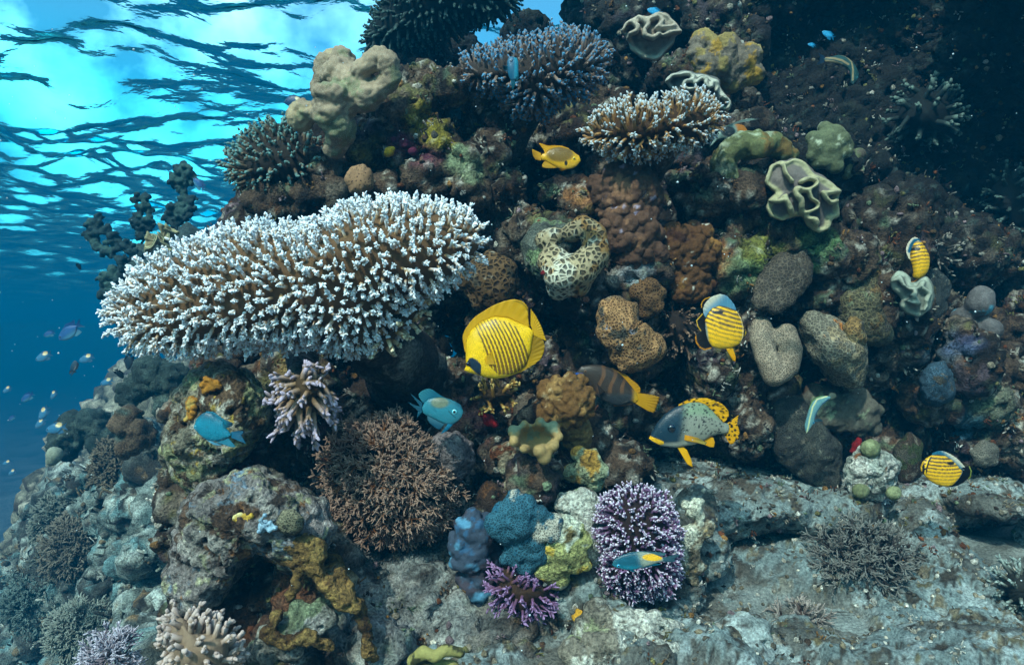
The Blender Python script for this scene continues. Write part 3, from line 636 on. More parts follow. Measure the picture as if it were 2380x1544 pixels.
# small growth covering the rock: tufts, nodules and specks nobody could count
def growth(name, V, N, n_tuft, n_nod, pal, seed, size=1.0):
    g = np.random.default_rng(seed); face = (-N[:, 1] * .8 + N[:, 2] * .4 > .05) & (V[:, 1] < (3.4 if size < 2 else 9)); idx = np.flatnonzero(face)
    pal = np.array(pal); Vs, Fs, Cs, o = [], [], [], 0
    i = g.choice(idx, n_tuft); i = np.repeat(i, 6); P0 = V[i] + g.normal(0, .006, (len(i), 3)) * size - N[i] * .003
    D = N[i] + g.normal(0, .5, (len(i), 3)); D /= np.linalg.norm(D, axis=1)[:, None]; L = g.uniform(.006, .020, len(i)) * size
    t = np.array([0, .5, 1.]); PP = P0[:, None] + D[:, None] * (t[None, :, None] * L[:, None, None]); R = g.uniform(.0012, .0032, (len(i), 1)) * size * np.array([1, 1, .8])[None]
    c = pal[np.repeat(g.integers(0, len(pal), n_tuft), 6)][:, None] * np.array([.5, .85, 1.15])[None, :, None] * g.uniform(.7, 1.1, (len(i), 1, 1))
    v, q, tr, cc = tubes(PP, R, 4, c); Vs.append(v); Fs += [q, tr]; Cs.append(cc); o = len(v)
    i = g.choice(idx, n_nod); iv, jf = ico(2); m = len(iv); r = g.uniform(.003, .011, n_nod) ** 1.0 * size
    S3 = r[:, None] * g.uniform(.6, 1.3, (n_nod, 3)); v = (iv[None] * (1 + .25 * g.normal(0, 1, (n_nod, m, 1)) * .5) * S3[:, None] + V[i][:, None]).reshape(-1, 3)
    Vs.append(v); Fs.append((jf[None] + (np.arange(n_nod) * m)[:, None, None]).reshape(-1, 3) + o); Cs.append(np.repeat(pal[g.integers(0, len(pal), n_nod)] * g.uniform(.6, 1.1, (n_nod, 1)), m, 0))
    return tag(mesh_obj(name, np.concatenate(Vs), Fs, MATS['rock'], np.concatenate(Cs)), kind='stuff')
PAL1 = [c_ * .75 for c_ in [S(186,182,168), S(150,140,120), S(96,74,50), S(120,116,70), S(70,56,44), S(140,120,124), S(150,110,60), S(90,88,80), S(206,204,194), S(110,128,100), S(60,48,40), S(120,70,40)]]
PAL2 = [S(176,170,154), S(130,122,104), S(90,84,72), S(200,198,186), S(110,100,80)]
growth('encrusting_growth', *GROW['reef'], 4200, 6500, PAL1, 71, 1.2)
growth('encrusting_growth', *GROW['ledge'], 160, 420, PAL2, 72, .9)
growth('encrusting_growth', *GROW['slope'], 700, 500, [S(120,130,120), S(84,90,80), S(160,166,156), S(60,66,60), S(104,92,70)], 73, 3.2)
growth('coral_rubble', *GROW['floor'], 260, 3600, PAL2, 74, .85)
growth('ledge_growth', *GROW['ledge'], 300, 900, PAL1, 75, 1.0)

g = np.random.default_rng(5); n = 700; iv, jf = ico(1); P = np.stack([g.uniform(-1, 1, n) * 2.2, g.uniform(.9, 4, n), .85 + g.uniform(-1, 1, n) * 1.1], 1)
v = (iv[None] * g.uniform(.0008, .0022, (n, 1, 1)) + P[:, None]).reshape(-1, 3)
tag(mesh_obj('drifting_particles', v, [(jf[None] + (np.arange(n) * len(iv))[:, None, None]).reshape(-1, 3)], MATS['branch'], S(190, 205, 210)), kind='stuff')
# ------------------------------------------------------------------ the corals, one by one
WHITE = S(238, 240, 238)
# the big white-tipped table
acropora('table_coral', 'huge white tipped table coral jutting out left of the masked yellow fish', 'table coral',
    [(222,722),(236,690),(290,635),(345,595),(420,566),(500,535),(560,520),(640,508),(700,502),(765,496),(830,482),(880,462),(950,452),(1020,462),(1090,486),(1148,525),(1140,570),(1100,625),(1050,655),(1000,700),(960,760),(900,815),(860,838),(780,832),(640,828),(520,818),(420,822),(340,822),(280,820),(240,790)],
    1.85, .14, .10, .0170, .036, .0048, S(168, 128, 86), S(236, 246, 255), plate=.28, twigs=15, up=.16, tilt=.00025, shrink=40, seed=5, tipfrac=.56, twig_len=.36, twig_r=.62, flare=.95, sides=5, mid_rgb=S(196, 160, 112), phmax=1.9,
    stem_poly=[(860,760,2.0,95),(930,840,2.15,90),(960,900,2.4,100)], stem_rgb=S(60, 52, 46))
acropora('branching_coral', 'small cream knobbly branching coral under the right edge of the white table coral', 'coral', [(905,720),(960,670),(1000,680),(985,740),(930,800),(870,835),(840,820)], 1.86, .05, .06, .03, .03, .008,
    S(150, 110, 60), S(226, 214, 180), twigs=5, up=.1, seed=8, tipfrac=.5)
# dark table against the light at the top
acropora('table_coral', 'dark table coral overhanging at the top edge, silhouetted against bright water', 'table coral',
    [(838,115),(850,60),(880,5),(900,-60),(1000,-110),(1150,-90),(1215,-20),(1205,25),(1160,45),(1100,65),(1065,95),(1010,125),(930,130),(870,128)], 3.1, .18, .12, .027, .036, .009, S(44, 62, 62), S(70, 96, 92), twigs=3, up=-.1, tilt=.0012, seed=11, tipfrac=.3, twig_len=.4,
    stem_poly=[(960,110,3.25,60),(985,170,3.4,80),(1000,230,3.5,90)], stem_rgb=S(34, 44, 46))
# blue-tipped colonies
acropora('staghorn_coral', 'wide grey brown finger coral with blue tips, uppermost of the blue tipped corals', 'coral',
    [(1032,180),(1060,150),(1120,125),(1170,108),(1240,86),(1320,75),(1390,90),(1422,130),(1410,165),(1370,215),(1310,255),(1240,285),(1180,270),(1150,220),(1100,190)], 2.35, .16, .10, .0195, .038, .0064,
    S(96, 80, 70), S(74, 134, 172), twigs=5, up=.3, tilt=.0004, seed=13, tipfrac=.14, knob=1.35, mid_rgb=S(140, 120, 108), twig_len=.4, stem_poly=[(1210,250,2.45,60),(1170,330,2.5,50)])
acropora('staghorn_coral', 'golden brown finger coral with pale blue tips, right of the small yellow damselfish', 'coral',
    [(1338,312),(1370,290),(1400,268),(1430,245),(1490,240),(1540,248),(1580,230),(1630,225),(1675,240),(1685,270),(1660,310),(1600,335),(1550,360),(1490,372),(1430,365),(1385,345)], 2.25, .13, .10, .0195, .040, .0058,
    S(112, 76, 36), S(190, 206, 214), twigs=6, up=.28, tilt=.0003, seed=17, tipfrac=.24, knob=1.2, mid_rgb=S(170, 128, 76), stem_poly=[(1520,330,2.35,60),(1490,390,2.45,60)], stem_rgb=S(80, 60, 44))
acropora('staghorn_coral', 'dark round finger coral with teal tips left of the pale leather coral', 'coral',
    [(518,375),(545,330),(590,290),(650,275),(710,300),(750,330),(760,380),(735,430),(680,452),(610,458),(550,440),(522,410)], 2.4, .15, .12, .0225, .034, .0075,
    S(74, 64, 52), S(96, 140, 138), twigs=3, up=.1, seed=19, tipfrac=.25, knob=1.3, mid_rgb=S(108, 92, 72), twig_len=.4)
# purple and lilac colonies at the bottom
acropora('staghorn_coral', 'purple branching coral with white tips standing behind the blue and yellow damselfish', 'coral',
    [(1385,1225),(1398,1170),(1430,1138),(1468,1118),(1500,1140),(1545,1150),(1572,1210),(1580,1270),(1568,1320),(1572,1365),(1520,1390),(1470,1385),(1425,1392),(1402,1350),(1408,1300),(1392,1262)], 1.92, .11, .10, .0150, .030, .0042,
    S(74, 50, 44), S(214, 208, 224), twigs=7, up=.08, seed=23, tipfrac=.14, knob=1.3, mid_rgb=S(120, 88, 128), twig_len=.5, flare=.9)
acropora('staghorn_coral', 'smaller violet branching coral tucked below the blue encrusted rock', 'coral',
    [(1128,1385),(1140,1330),(1165,1290),(1200,1310),(1250,1350),(1297,1365),(1285,1405),(1260,1440),(1215,1450),(1165,1425)], 1.88, .07, .08, .018, .036, .0044,
    S(110, 76, 46), S(160, 130, 172), twigs=6, up=.05, seed=29, tipfrac=.3, mid_rgb=S(104, 70, 112), twig_len=.5)
acropora('staghorn_coral', 'cream and lilac thick branched coral hanging under the white table coral', 'coral',
    [(622,930),(640,890),(665,850),(700,835),(750,850),(785,880),(778,940),(770,985),(740,1000),(700,1015),(660,1010),(650,965)], 1.76, .08, .08, .024, .046, .0078,
    S(120, 90, 50), S(176, 164, 184), twigs=5, up=-.45, seed=31, tipfrac=.4, mid_rgb=S(146, 120, 96), twig_len=.5, flare=1.0, stem_poly=[(700,900,1.82,26),(700,830,2.1,35)])
acropora('finger_coral', 'pinkish stubby finger coral at the bottom edge below the big mottled boulder', 'coral',
    [(375,1500),(385,1440),(400,1415),(440,1430),(480,1440),(530,1450),(555,1480),(560,1530),(550,1580),(450,1600),(380,1580)], 1.5, .08, .08, .020, .030, .0080,
    S(140, 118, 96), S(184, 166, 158), plate=.8, twigs=4, up=.35, seed=37, tipfrac=.5, knob=1.2)
acropora('finger_coral', 'mustard finger coral with bead like tips just below the masked yellow fish', 'coral',
    [(1097,925),(1110,890),(1150,878),(1190,885),(1212,915),(1195,945),(1150,962),(1115,955)], 2.05, .06, .06, .026, .036, .006, S(92, 66, 26), S(206, 176, 104), twigs=4, up=.2, seed=41, tipfrac=.2, knob=1.4, mid_rgb=S(140, 104, 44))
acropora('branching_coral', 'dim brown fine fingered coral between the tan lobed coral and the striped butterflyfish', 'coral',
    [(1518,745),(1540,710),(1580,700),(1620,720),(1640,770),(1620,815),(1570,830),(1535,800)], 2.4, .06, .08, .024, .035, .0055, S(70, 52, 40), S(140, 112, 92), twigs=5, up=-.2, seed=43, tipfrac=.3)
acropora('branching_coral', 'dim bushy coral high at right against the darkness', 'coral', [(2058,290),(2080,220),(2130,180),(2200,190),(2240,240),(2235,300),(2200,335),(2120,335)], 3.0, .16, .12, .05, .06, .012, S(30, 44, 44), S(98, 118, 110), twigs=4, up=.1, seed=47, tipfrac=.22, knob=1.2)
acropora('branching_coral', 'bristly grey coral behind the narrow striped butterflyfish at right', 'coral', [(2135,560),(2170,530),(2215,560),(2230,600),(2200,640),(2150,630)], 2.75, .08, .08, .03, .045, .006, S(60, 60, 56), S(150, 146, 136), twigs=5, up=.1, seed=49, tipfrac=.3)
acropora('branching_coral', 'teal tipped branching coral cut by the right edge near the bottom', 'coral', [(2305,1360),(2325,1315),(2380,1295),(2450,1330),(2460,1420),(2390,1450),(2330,1420)], 2.1, .1, .1, .022, .04, .0055, S(70, 74, 66), S(140, 156, 150), twigs=6, up=.2, seed=51, tipfrac=.4)
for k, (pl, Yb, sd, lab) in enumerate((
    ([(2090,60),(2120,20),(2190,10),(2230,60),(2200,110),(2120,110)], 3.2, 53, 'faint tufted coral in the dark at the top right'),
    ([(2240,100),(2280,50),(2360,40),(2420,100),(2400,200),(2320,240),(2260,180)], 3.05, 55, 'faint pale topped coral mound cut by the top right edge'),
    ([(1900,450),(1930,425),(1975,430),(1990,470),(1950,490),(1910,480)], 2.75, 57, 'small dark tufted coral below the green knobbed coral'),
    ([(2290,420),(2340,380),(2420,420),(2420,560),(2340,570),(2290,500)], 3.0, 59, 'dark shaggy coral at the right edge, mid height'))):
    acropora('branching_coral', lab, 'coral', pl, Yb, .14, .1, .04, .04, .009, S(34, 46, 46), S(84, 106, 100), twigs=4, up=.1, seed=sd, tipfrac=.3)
# thickets
bush('fine_branching_coral', 'brown bowl shaped thicket of fine forking coral, below the blue damselfish', 'coral',
    [(745,1060),(770,1000),(830,985),(900,975),(960,990),(990,1060),(1040,1090),(1075,1130),(1060,1190),(1010,1235),(940,1265),(860,1250),(800,1210),(765,1140)], 2.0, .14, 620, .020, .0034, 4, S(92, 54, 16), S(150, 124, 108), shell=(.5, .86), seed=61, up=.0, spread_=.85)
boulder('coral_rock', 'brown rubble mound filling the bowl of the fine forking coral', 'rock', [(760,1070),(790,1010),(880,985),(950,1000),(1000,1080),(1010,1150),(950,1215),(860,1215),(800,1170)], 2.02, .11, .12, 'rock', S(74, 52, 34), [(S(150, 110, 60), 14, .3), (S(40, 28, 20), 12, .2)], (('fbm', 9, .02), ('lump', 40, .012), ('pit', 30, .02)), seed=62)
bush('fine_branching_coral', 'grey thicket of dead fine branches standing on the pale sand at lower right', 'coral',
    [(1880,1300),(1905,1245),(1960,1225),(2040,1230),(2110,1250),(2130,1320),(2115,1390),(2060,1425),(1980,1440),(1920,1420),(1890,1370)], 2.25, .15, 170, .028, .0036, 4, S(40, 36, 34), S(120, 120, 114), shell=(.2, .8), seed=63, up=.1, spread_=.9)
bush('fine_branching_coral', 'small grey twiggy clump on the sand left of the dead thicket', 'coral', [(1790,1455),(1830,1420),(1900,1420),(1925,1450),(1880,1475),(1820,1478)], 2.05, .05, 40, .022, .0032, 4, S(76, 62, 56), S(160, 150, 142), seed=64, up=.2)
bush('fine_branching_coral', 'pale lilac twiggy tuft at the bottom edge, far left of the pink finger coral', 'coral', [(198,1530),(215,1490),(260,1475),(300,1500),(300,1560),(240,1570)], 1.95, .06, 50, .022, .0034, 4, S(120, 110, 120), S(190, 186, 200), seed=65, up=.3)
for k, (bl, lab) in enumerate((
    ([(420,400,4.6,20),(405,420,4.6,15),(440,415,4.6,15),(425,440,4.6,9),(424,462,4.6,10),(450,462,4.6,9),(400,490,4.6,15),(425,495,4.6,16),(445,480,4.6,10),(412,515,4.6,15),(388,505,4.6,10)], 'tall dark bushy coral stack against the blue, rightmost of the far bushes'),
    ([(318,462,4.6,11),(340,458,4.6,9),(332,482,4.6,14),(318,515,4.6,15),(345,520,4.6,14),(330,545,4.6,16),(352,490,4.6,8)], 'middle dark bush of the far coral group left of the white table coral'),
    ([(208,520,4.7,10),(232,506,4.7,10),(215,545,4.7,13),(245,532,4.7,12),(268,555,4.7,14),(298,572,4.7,13),(250,585,4.7,14),(285,605,4.7,12),(225,572,4.7,9),(200,545,4.7,8),(318,590,4.7,12)], 'leftmost dark bush of the far coral group, reaching into open water'),
    ([(240,650,4.4,14),(262,635,4.4,14),(285,640,4.4,18),(265,672,4.4,18),(240,680,4.4,12)], 'dark bush half hidden behind the left tip of the white table coral'))):
    ms = [(a[0] + (b_[0] - a[0]) * q, a[1] + (b_[1] - a[1]) * q, a[2], 5.5) for a, b_ in zip(bl[:-1], bl[1:]) for q in (0, .2, .4, .6, .8, 1)]
    g = np.random.default_rng(70 + k)
    for x, y, z, r in bl:
        ms += [(x, y, z, r * .62)] + [(x + r * math.cos(a_) * g.uniform(.6, 1.15), y - r * math.sin(a_) * g.uniform(.6, 1.15), z + g.uniform(-.7, .5) * r * z / FPX, r * g.uniform(.14, .34)) for a_ in g.uniform(0, 6.28, 20)]
    fused('dark_bush_coral', lab, 'coral', ms, .0095, 'knob', S(30, 52, 54), [(S(52, 80, 76), 9, .25)], (('lump', 30, .012), ('fbm', 40, .012)), seed=70 + k, sm=1)
fused('coral_rock', 'dark rock shelf joining the far bushes to the reef', 'rock', [(340,600,4.85,34),(360,640,4.85,60),(300,640,4.8,30),(420,560,4.9,40),(450,620,4.9,80)], .03, 'rock', S(60, 78, 76), disp=(('fbm', 5, .05), ('lump', 12, .03)), seed=75)

# leather corals
fused('leather_coral', 'thick lobed greenish cream leather coral at the upper left shoulder of the reef', 'leather coral',
    chain([(745,200,2.3,24),(760,150,2.3,30),(800,140,2.28,26),(812,165,2.25,24),(770,175,2.25,28)]) + chain([(790,175,2.24,34),(830,200,2.2,40),(850,215,2.2,40),(800,230,2.2,36),(770,260,2.2,44),(790,300,2.22,38),(775,340,2.25,24)]) +
    chain([(835,165,2.16,22),(855,150,2.15,20),(885,130,2.16,20),(900,150,2.15,22),(912,180,2.16,20),(890,200,2.17,24),(850,225,2.17,26)]) + chain([(700,275,2.22,32),(705,255,2.2,24),(745,270,2.2,22),(765,232,2.16,20),(748,215,2.15,18),(785,215,2.15,20)]), .0062, 'soft',
    S(156, 138, 114), [(S(172, 154, 120), 10, .2), (S(130, 132, 100), 14, .35)], (('fbm', 14, .012), ('lump', 62, .006), ('fbm', 70, .003)), seed=81, sm=3,
    colfn=lambda V, N, C: C)
folded('leather_coral', 'large pale grey leather coral with meandering folded rim, right of centre', (2430, 520, 1125 / 1516), [(305,150),(330,75),(375,50),(400,60),(440,40),(490,60),(530,115),(570,130),(620,165),(650,190),(640,240),(650,310),(610,320),(600,370),(560,385),(505,350),(490,300),(440,310),(385,330),(330,310),(315,270),(330,230),(365,205),(345,185)],
    [[(470,150),(500,135),(545,140),(550,160),(520,180),(480,188),(450,180),(440,192),(455,215),(475,232),(475,270),(470,300)], [(480,188),(510,195),(520,230),(550,245),(555,270),(520,285),(490,295),(500,320),(540,325),(545,350)], [(650,195),(600,200),(570,195),(590,230),(610,250),(635,240)], [(385,215),(405,205),(400,225),(415,260),(430,300)], [(330,235),(360,240),(400,235)], [(390,70),(400,110),(430,150)]], 2.36, .06, 5.2, S(124, 116, 110), S(190, 186, 146), 5)
folded('leather_coral', 'pale ruffled leather coral near the top edge right of the blue tipped coral', (1200, 0, 1200 / 2316), [(1855,210),(1880,150),(1960,110),(2030,120),(2100,80),(2150,100),(2210,160),(2245,215),(2210,230),(2195,290),(2140,340),(2090,400),(2000,390),(1920,330),(1885,240)],
    [[(1860,205),(1880,160),(1920,150),(1960,180),(1950,215),(1900,230),(1890,260)], [(1960,115),(2000,140),(2030,170),(2000,200),(2000,240),(2060,260),(2100,230)], [(2040,130),(2090,110),(2130,140),(2100,170),(2080,190),(2130,190),(2200,180)], [(2130,240),(2180,220),(2240,215)]], 2.7, .07, 4.6, S(150, 138, 122), S(196, 184, 164), 6, .05)
folded('leather_coral', 'small curled white rimmed leather coral peeping over the golden finger coral', (2355, 0, 1200 / 2316), [(-90,540),(-50,500),(60,485),(110,505),(190,515),(265,540),(270,590),(310,640),(355,690),(345,740),(300,730),(260,690),(180,670),(80,660),(-20,620)],
    [[(-80,545),(-40,505),(20,500),(60,495),(105,512),(90,540),(40,545),(30,580),(60,600),(100,600)], [(110,560),(150,525),(190,530),(180,560),(200,590),(230,580),(220,550),(255,545),(262,590),(250,610)], [(290,650),(335,672),(345,710),(320,730)]], 2.5, .05, 4.2, S(104, 106, 102), S(200, 200, 184), 7, .04)
folded('leather_coral', 'small grey green ruffled leather coral below the narrow striped butterflyfish', (2355, 750, 1200 / 2316), [(1435,420),(1470,370),(1520,390),(1550,450),(1600,470),(1660,410),(1690,470),(1700,550),(1680,620),(1610,670),(1530,640),(1500,600),(1520,550),(1480,510),(1440,470)],
    [[(1440,435),(1480,405),(1500,450),(1540,490),(1580,480),(1590,520),(1560,530),(1600,560),(1610,590),(1560,580),(1525,565)], [(1640,440),(1620,470),(1660,500),(1685,520),(1660,560),(1665,600),(1640,630)]], 2.42, .05, 4.2, S(132, 140, 128), S(176, 186, 168), 8, .03)
leather('leather_coral', 'beige folded leather coral in the distance behind the top of the white table coral', 'leather coral', 372, 555, 3.6, 40, (-.3, -.7, .8), 8, 9, S(160, 148, 112), S(200, 196, 150), amp=.3, cup=.2, thick=.012)
fused('mushroom_leather_coral', 'small cream lobed mushroom leather coral in the lower middle of the reef', 'leather coral',
    [(1245,1020,2.0,26)] + [x for a in range(9) for x in chain([(1245, 1018, 1.98, 14), (1245 + 40 * math.cos(a * .7), 1016 + 26 * math.sin(a * .7), 1.93, 13), (1245 + 54 * math.cos(a * .7) , 1014 + 34 * math.sin(a * .7), 1.88 - .02 * math.sin(a * .7), 11 + 3 * (a % 3))])] + chain([(1262,1045,1.88,16),(1265,1062,1.87,18)]) + chain([(1240,1030,1.98,26),(1240,1085,2.02,24)]),
    .0055, 'leather', S(176, 148, 96), [(S(140, 150, 120), 20, .25)], (('fbm', 25, .003),), seed=91)
fused('lobed_leather_coral', 'small cream and olive folded coral cut off by the bottom edge', 'leather coral', chain([(960,1535,1.55,14),(985,1515,1.54,16),(1010,1525,1.53,14),(1035,1508,1.54,13),(1070,1515,1.55,13)]) + chain([(990,1545,1.56,18),(1050,1550,1.56,18)]), .005, 'leather', S(150, 144, 84), [(S(60, 60, 34), 20, .2)], (('fbm', 25, .004),), seed=92)
def lumps(cx, cy, Y, rx, ry, n, r, seed, dome=.5):
    g = np.random.default_rng(seed); out = [(cx, cy, Y + .02, min(rx, ry) * .8)]
    for k in range(n):
        a = k * 2.39996; q = math.sqrt((k + .5) / n); x, y = cx + rx * q * math.cos(a) + g.normal(0, 3), cy + ry * q * math.sin(a) + g.normal(0, 3)
        out.append((x, y, Y - dome * min(rx, ry) * Y / FPX * math.sqrt(max(0, 1 - q * q)) + .01, r * g.uniform(.75, 1.25)))
    return out
TUFT = (('lump', 120, .006), ('fbm', 60, .006))
fused('soft_coral', 'golden fuzzy soft coral lump right of the top ruffled leather coral', 'soft coral', lumps(1655,130,2.6,48,42,9,24,1) + lumps(1710,150,2.65,50,55,10,26,2), .007, 'knob', S(150, 132, 78), [(S(116, 106, 92), 9, .0), (S(176, 138, 54), 12, .3)], TUFT, seed=95)
fused('knobby_coral', 'olive green knobby coral arching over the large folded leather coral', 'coral', chain([(1690,425,2.42,26),(1680,380,2.4,28),(1700,345,2.4,26),(1750,335,2.42,32),(1795,335,2.44,24),(1830,360,2.46,22)]) + [(1765,345,2.38,22)], .008, 'knob', S(98, 104, 66), [(S(150, 160, 132), 22, .35), (S(120, 98, 52), 10, .3)], (('lump', 35, .010), ('fbm', 20, .006)), seed=96)
fused('knobby_coral', 'green grey knobby coral with rounded bumps in the shade above the folded leather coral', 'coral', lumps(1925,345,2.52,50,48,16,17,4) + lumps(1975,375,2.6,35,30,7,16,5), .007, 'knob', S(96, 104, 76), [(S(166, 176, 150), 22, .38), (S(84, 78, 68), 9, .3)], (('fbm', 20, .004),), seed=97)
fused('lumpy_coral', 'tan cauliflower coral head between the parrotfish and the mustard finger coral', 'coral', lumps(1315,935,2.08,62,60,34,15,6,.75) + chain([(1330,980,2.12,36),(1340,1010,2.15,34),(1345,1025,2.16,26)]), .0055, 'knob', S(150, 116, 66), [(S(190, 164, 120), 30, .3), (S(110, 78, 38), 10, .2)], (('lump', 60, .009), ('fbm', 60, .003)), seed=98)
fused('lumpy_coral', 'tall dark brown lumpy coral column in the middle of the wall', 'coral', lumps(1460,450,2.32,70,66,26,22,7) + lumps(1465,530,2.3,60,60,24,20,8) + lumps(1490,590,2.3,50,24,10,15,9), .006, 'knob', S(88, 62, 46), [(S(128, 92, 66), 14, .3), (S(150, 140, 160), 20, .6)], (('lump', 30, .010), ('lump', 62, .009)), seed=99)
fused('lumpy_coral', 'rust orange knobby coral right of the dark brown column', 'coral', lumps(1600,575,2.36,62,50,26,16,10) + lumps(1600,650,2.38,50,50,22,15,11), .006, 'knob', S(92, 60, 30), [(S(140, 98, 48), 14, .25), (S(66, 36, 18), 10, .25), (S(196, 190, 176), 50, .62)], (('lump', 40, .008), ('lump', 75, .007)), seed=100)
fused('bubble_coral', 'dusky blue coral covered in glossy bright blue bumps, lower middle', 'coral', lumps(1095,1265,1.92,44,72,26,16,12,.8) + lumps(1105,1360,1.94,34,46,14,15,13,.8) + [(1130,1225,1.95,34),(1130,1300,1.97,40)], .006, 'leather', S(58, 72, 90), [(S(54, 96, 132), 24, .25), (S(60, 56, 66), 12, .3)], (('lump', 60, .005),), seed=101,
    colfn=lambda V, N, C: mixc(C, S(84, 142, 174), .8 * sstep(.40, .62, vnoise(V * 34, 3) * .8 + .25 * fbm(V, 60, 2, 5))))
# honeycomb and brain corals
fused('brain_coral', 'curled honeycomb coral with cream ridges and dark cells, above the masked yellow fish', 'brain coral', chain([(1330,540,2.2,24),(1355,525,2.18,26),(1385,545,2.17,28),(1385,590,2.16,34),(1350,625,2.14,42),(1305,635,2.14,46),(1290,610,2.16,40)]) + chain([(1270,560,2.2,26),(1290,550,2.2,24)]) + [(1300,665,2.17,34),(1340,660,2.17,34)], .007, 'favid', S(160, 148, 120), [(S(140, 108, 62), 7, .1), (S(186, 186, 172), 8, .25)], (('fbm', 12, .006),), seed=103, sm=3)
boulder('coral_rock', 'weedy dead rock in the hollow of the curled honeycomb coral', 'rock', [(1212,560),(1250,510),(1320,520),(1345,560),(1320,610),(1260,660),(1220,620)], 2.27, .08, .1, 'rock', S(92, 98, 88), [(S(120, 140, 100), 12, .3), (S(120, 20, 24), 11, .5)], (('fbm', 9, .02), ('pit', 24, .02)), seed=104)
boulder('brain_coral', 'dark round honeycomb coral in shadow left of the curled honeycomb coral', 'brain coral', [(1065,650),(1090,600),(1140,585),(1190,610),(1205,670),(1170,715),(1110,720)], 2.3, .1, .12, 'favid', S(96, 74, 48), [(S(150, 146, 136), 9, .5)], (('fbm', 8, .015),), seed=105)
boulder('brain_coral', 'small round brown dotted brain coral above the white table coral', 'brain coral', [(800,415),(815,388),(845,380),(866,400),(868,435),(845,456),(815,450)], 2.2, .05, .06, 'brain', S(150, 116, 84), [], (('fbm', 8, .003),), seed=106)
boulder('polyp_coral', 'tan heart shaped encrusting coral dotted with dark polyps, right of the masked yellow fish', 'coral', [(1398,745),(1392,700),(1440,692),(1478,712),(1484,752),(1500,755),(1532,775),(1536,815),(1500,848),(1450,862),(1415,835),(1388,780)], 2.18, .07, .08, 'polyp', S(150, 116, 78), [(S(120, 126, 140), 14, .55)], (('fbm', 10, .016),), seed=107)
fused('polyp_coral', 'upper lobe of tan dotted coral behind the heart shaped one', 'coral', lumps(1510,690,2.3,30,36,8,20,21), .007, 'polyp', S(112, 84, 54), [], (('fbm', 14, .008),), seed=108)
boulder('plate_coral', 'dark grey plate coral with a pale lower edge, right of centre', 'coral', [(1745,690),(1748,650),(1785,615),(1840,580),(1880,580),(1896,620),(1885,670),(1850,705),(1800,728),(1765,722)], 2.36, .05, .04, 'honey', S(84, 76, 66), [(S(140, 112, 40), 5, .35)], (('fbm', 6, .012),), seed=109, tilt=-.0006)
boulder('knobby_coral', 'yellow olive pimpled coral sloping below the dark plate coral', 'coral', [(1960,690),(1990,640),(2040,622),(2066,660),(2058,730),(2070,790),(2010,800),(1960,760)], 2.5, .1, .1, 'honey', S(98, 92, 68), [(S(122, 94, 54), 6, .25), (S(104, 110, 86), 8, .25)], (('fbm', 8, .02), ('lump', 60, .004)), seed=110)
fused('brain_coral', 'smooth pale grey green coral with a deep dimple, right of the large striped butterflyfish', 'brain coral', chain([(1770,760,2.36,22),(1768,790,2.34,26),(1780,830,2.33,28),(1800,870,2.33,30)]) + chain([(1800,870,2.33,30),(1830,850,2.34,28),(1838,810,2.34,26),(1828,775,2.35,24)]) + chain([(1775,785,2.36,24),(1830,790,2.36,24)]) + [(1806,800,2.4,24)], .006, 'honey_fine', S(158, 142, 124), [(S(132, 122, 108), 7, .3)], (('fbm', 8, .006),), seed=111, sm=4)
boulder('honeycomb_coral', 'large grey honeycomb coral mound right of the dimpled pale coral', 'coral', [(1850,740),(1870,718),(1930,735),(1975,770),(2015,800),(2018,860),(1995,905),(1940,890),(1890,840),(1862,790)], 2.42, .12, .1, 'honey', S(134, 128, 112), [(S(150, 134, 106), 5, .2), (S(176, 110, 50), 14, .6)], (('fbm', 6, .02),), seed=112)
boulder('honeycomb_coral', 'small round yellow honeycomb coral on top of the grey honeycomb mound', 'coral', [(1955,760),(1975,735),(2010,745),(2016,790),(1990,815),(1962,795)], 2.36, .05, .05, 'honey', S(128, 114, 80), [(S(136, 108, 66), 9, .2)], (('fbm', 8, .006),), seed=113)
fused('knobby_coral', 'dull grey knobbed coral below the grey honeycomb mound', 'coral', lumps(1900,950,2.55,60,45,18,18,14) + lumps(1985,960,2.55,60,50,18,18,15), .008, 'knob', S(96, 92, 80), [(S(140, 150, 120), 18, .35), (S(84, 66, 50), 9, .3)], (('lump', 50, .006),), seed=114)
boulder('plate_coral', 'broad blackish smooth plate coral above the sand ledge', 'coral', [(1780,990),(1800,930),(1850,925),(1920,990),(1960,1040),(1955,1130),(1900,1135),(1840,1090),(1800,1050)], 2.5, .06, .06, 'honey_fine', S(58, 60, 58), [(S(74, 76, 70), 14, .2), (S(110, 112, 100), 40, .5)], (('fbm', 5, .02), ('fbm', 22, .006)), seed=115)
boulder('plate_coral', 'second dark plate coral between the small white rock and the rightmost butterflyfish', 'coral', [(2080,1040),(2110,1000),(2150,1020),(2150,1090),(2120,1140),(2085,1130)], 2.66, .06, .06, 'honey_fine', S(70, 56, 44), [(S(60, 70, 40), 6, .2)], (('fbm', 5, .012),), seed=116)
boulder('plate_coral', 'dark round plate coral behind the small grey green leather coral', 'coral', [(2130,640),(2180,620),(2208,660),(2200,720),(2165,745),(2130,720)], 2.56, .03, .04, 'honey_fine', S(58, 64, 64), [(S(140, 140, 130), 22, .6)], (('fbm', 5, .01),), seed=117)
boulder('brain_coral', 'round blue grey brain coral near the right edge', 'brain coral', [(2142,890),(2165,850),(2195,838),(2216,870),(2212,920),(2180,942),(2150,930)], 2.55, .08, .08, 'honey_fine', S(64, 92, 112), [], (('fbm', 6, .006),), seed=118)
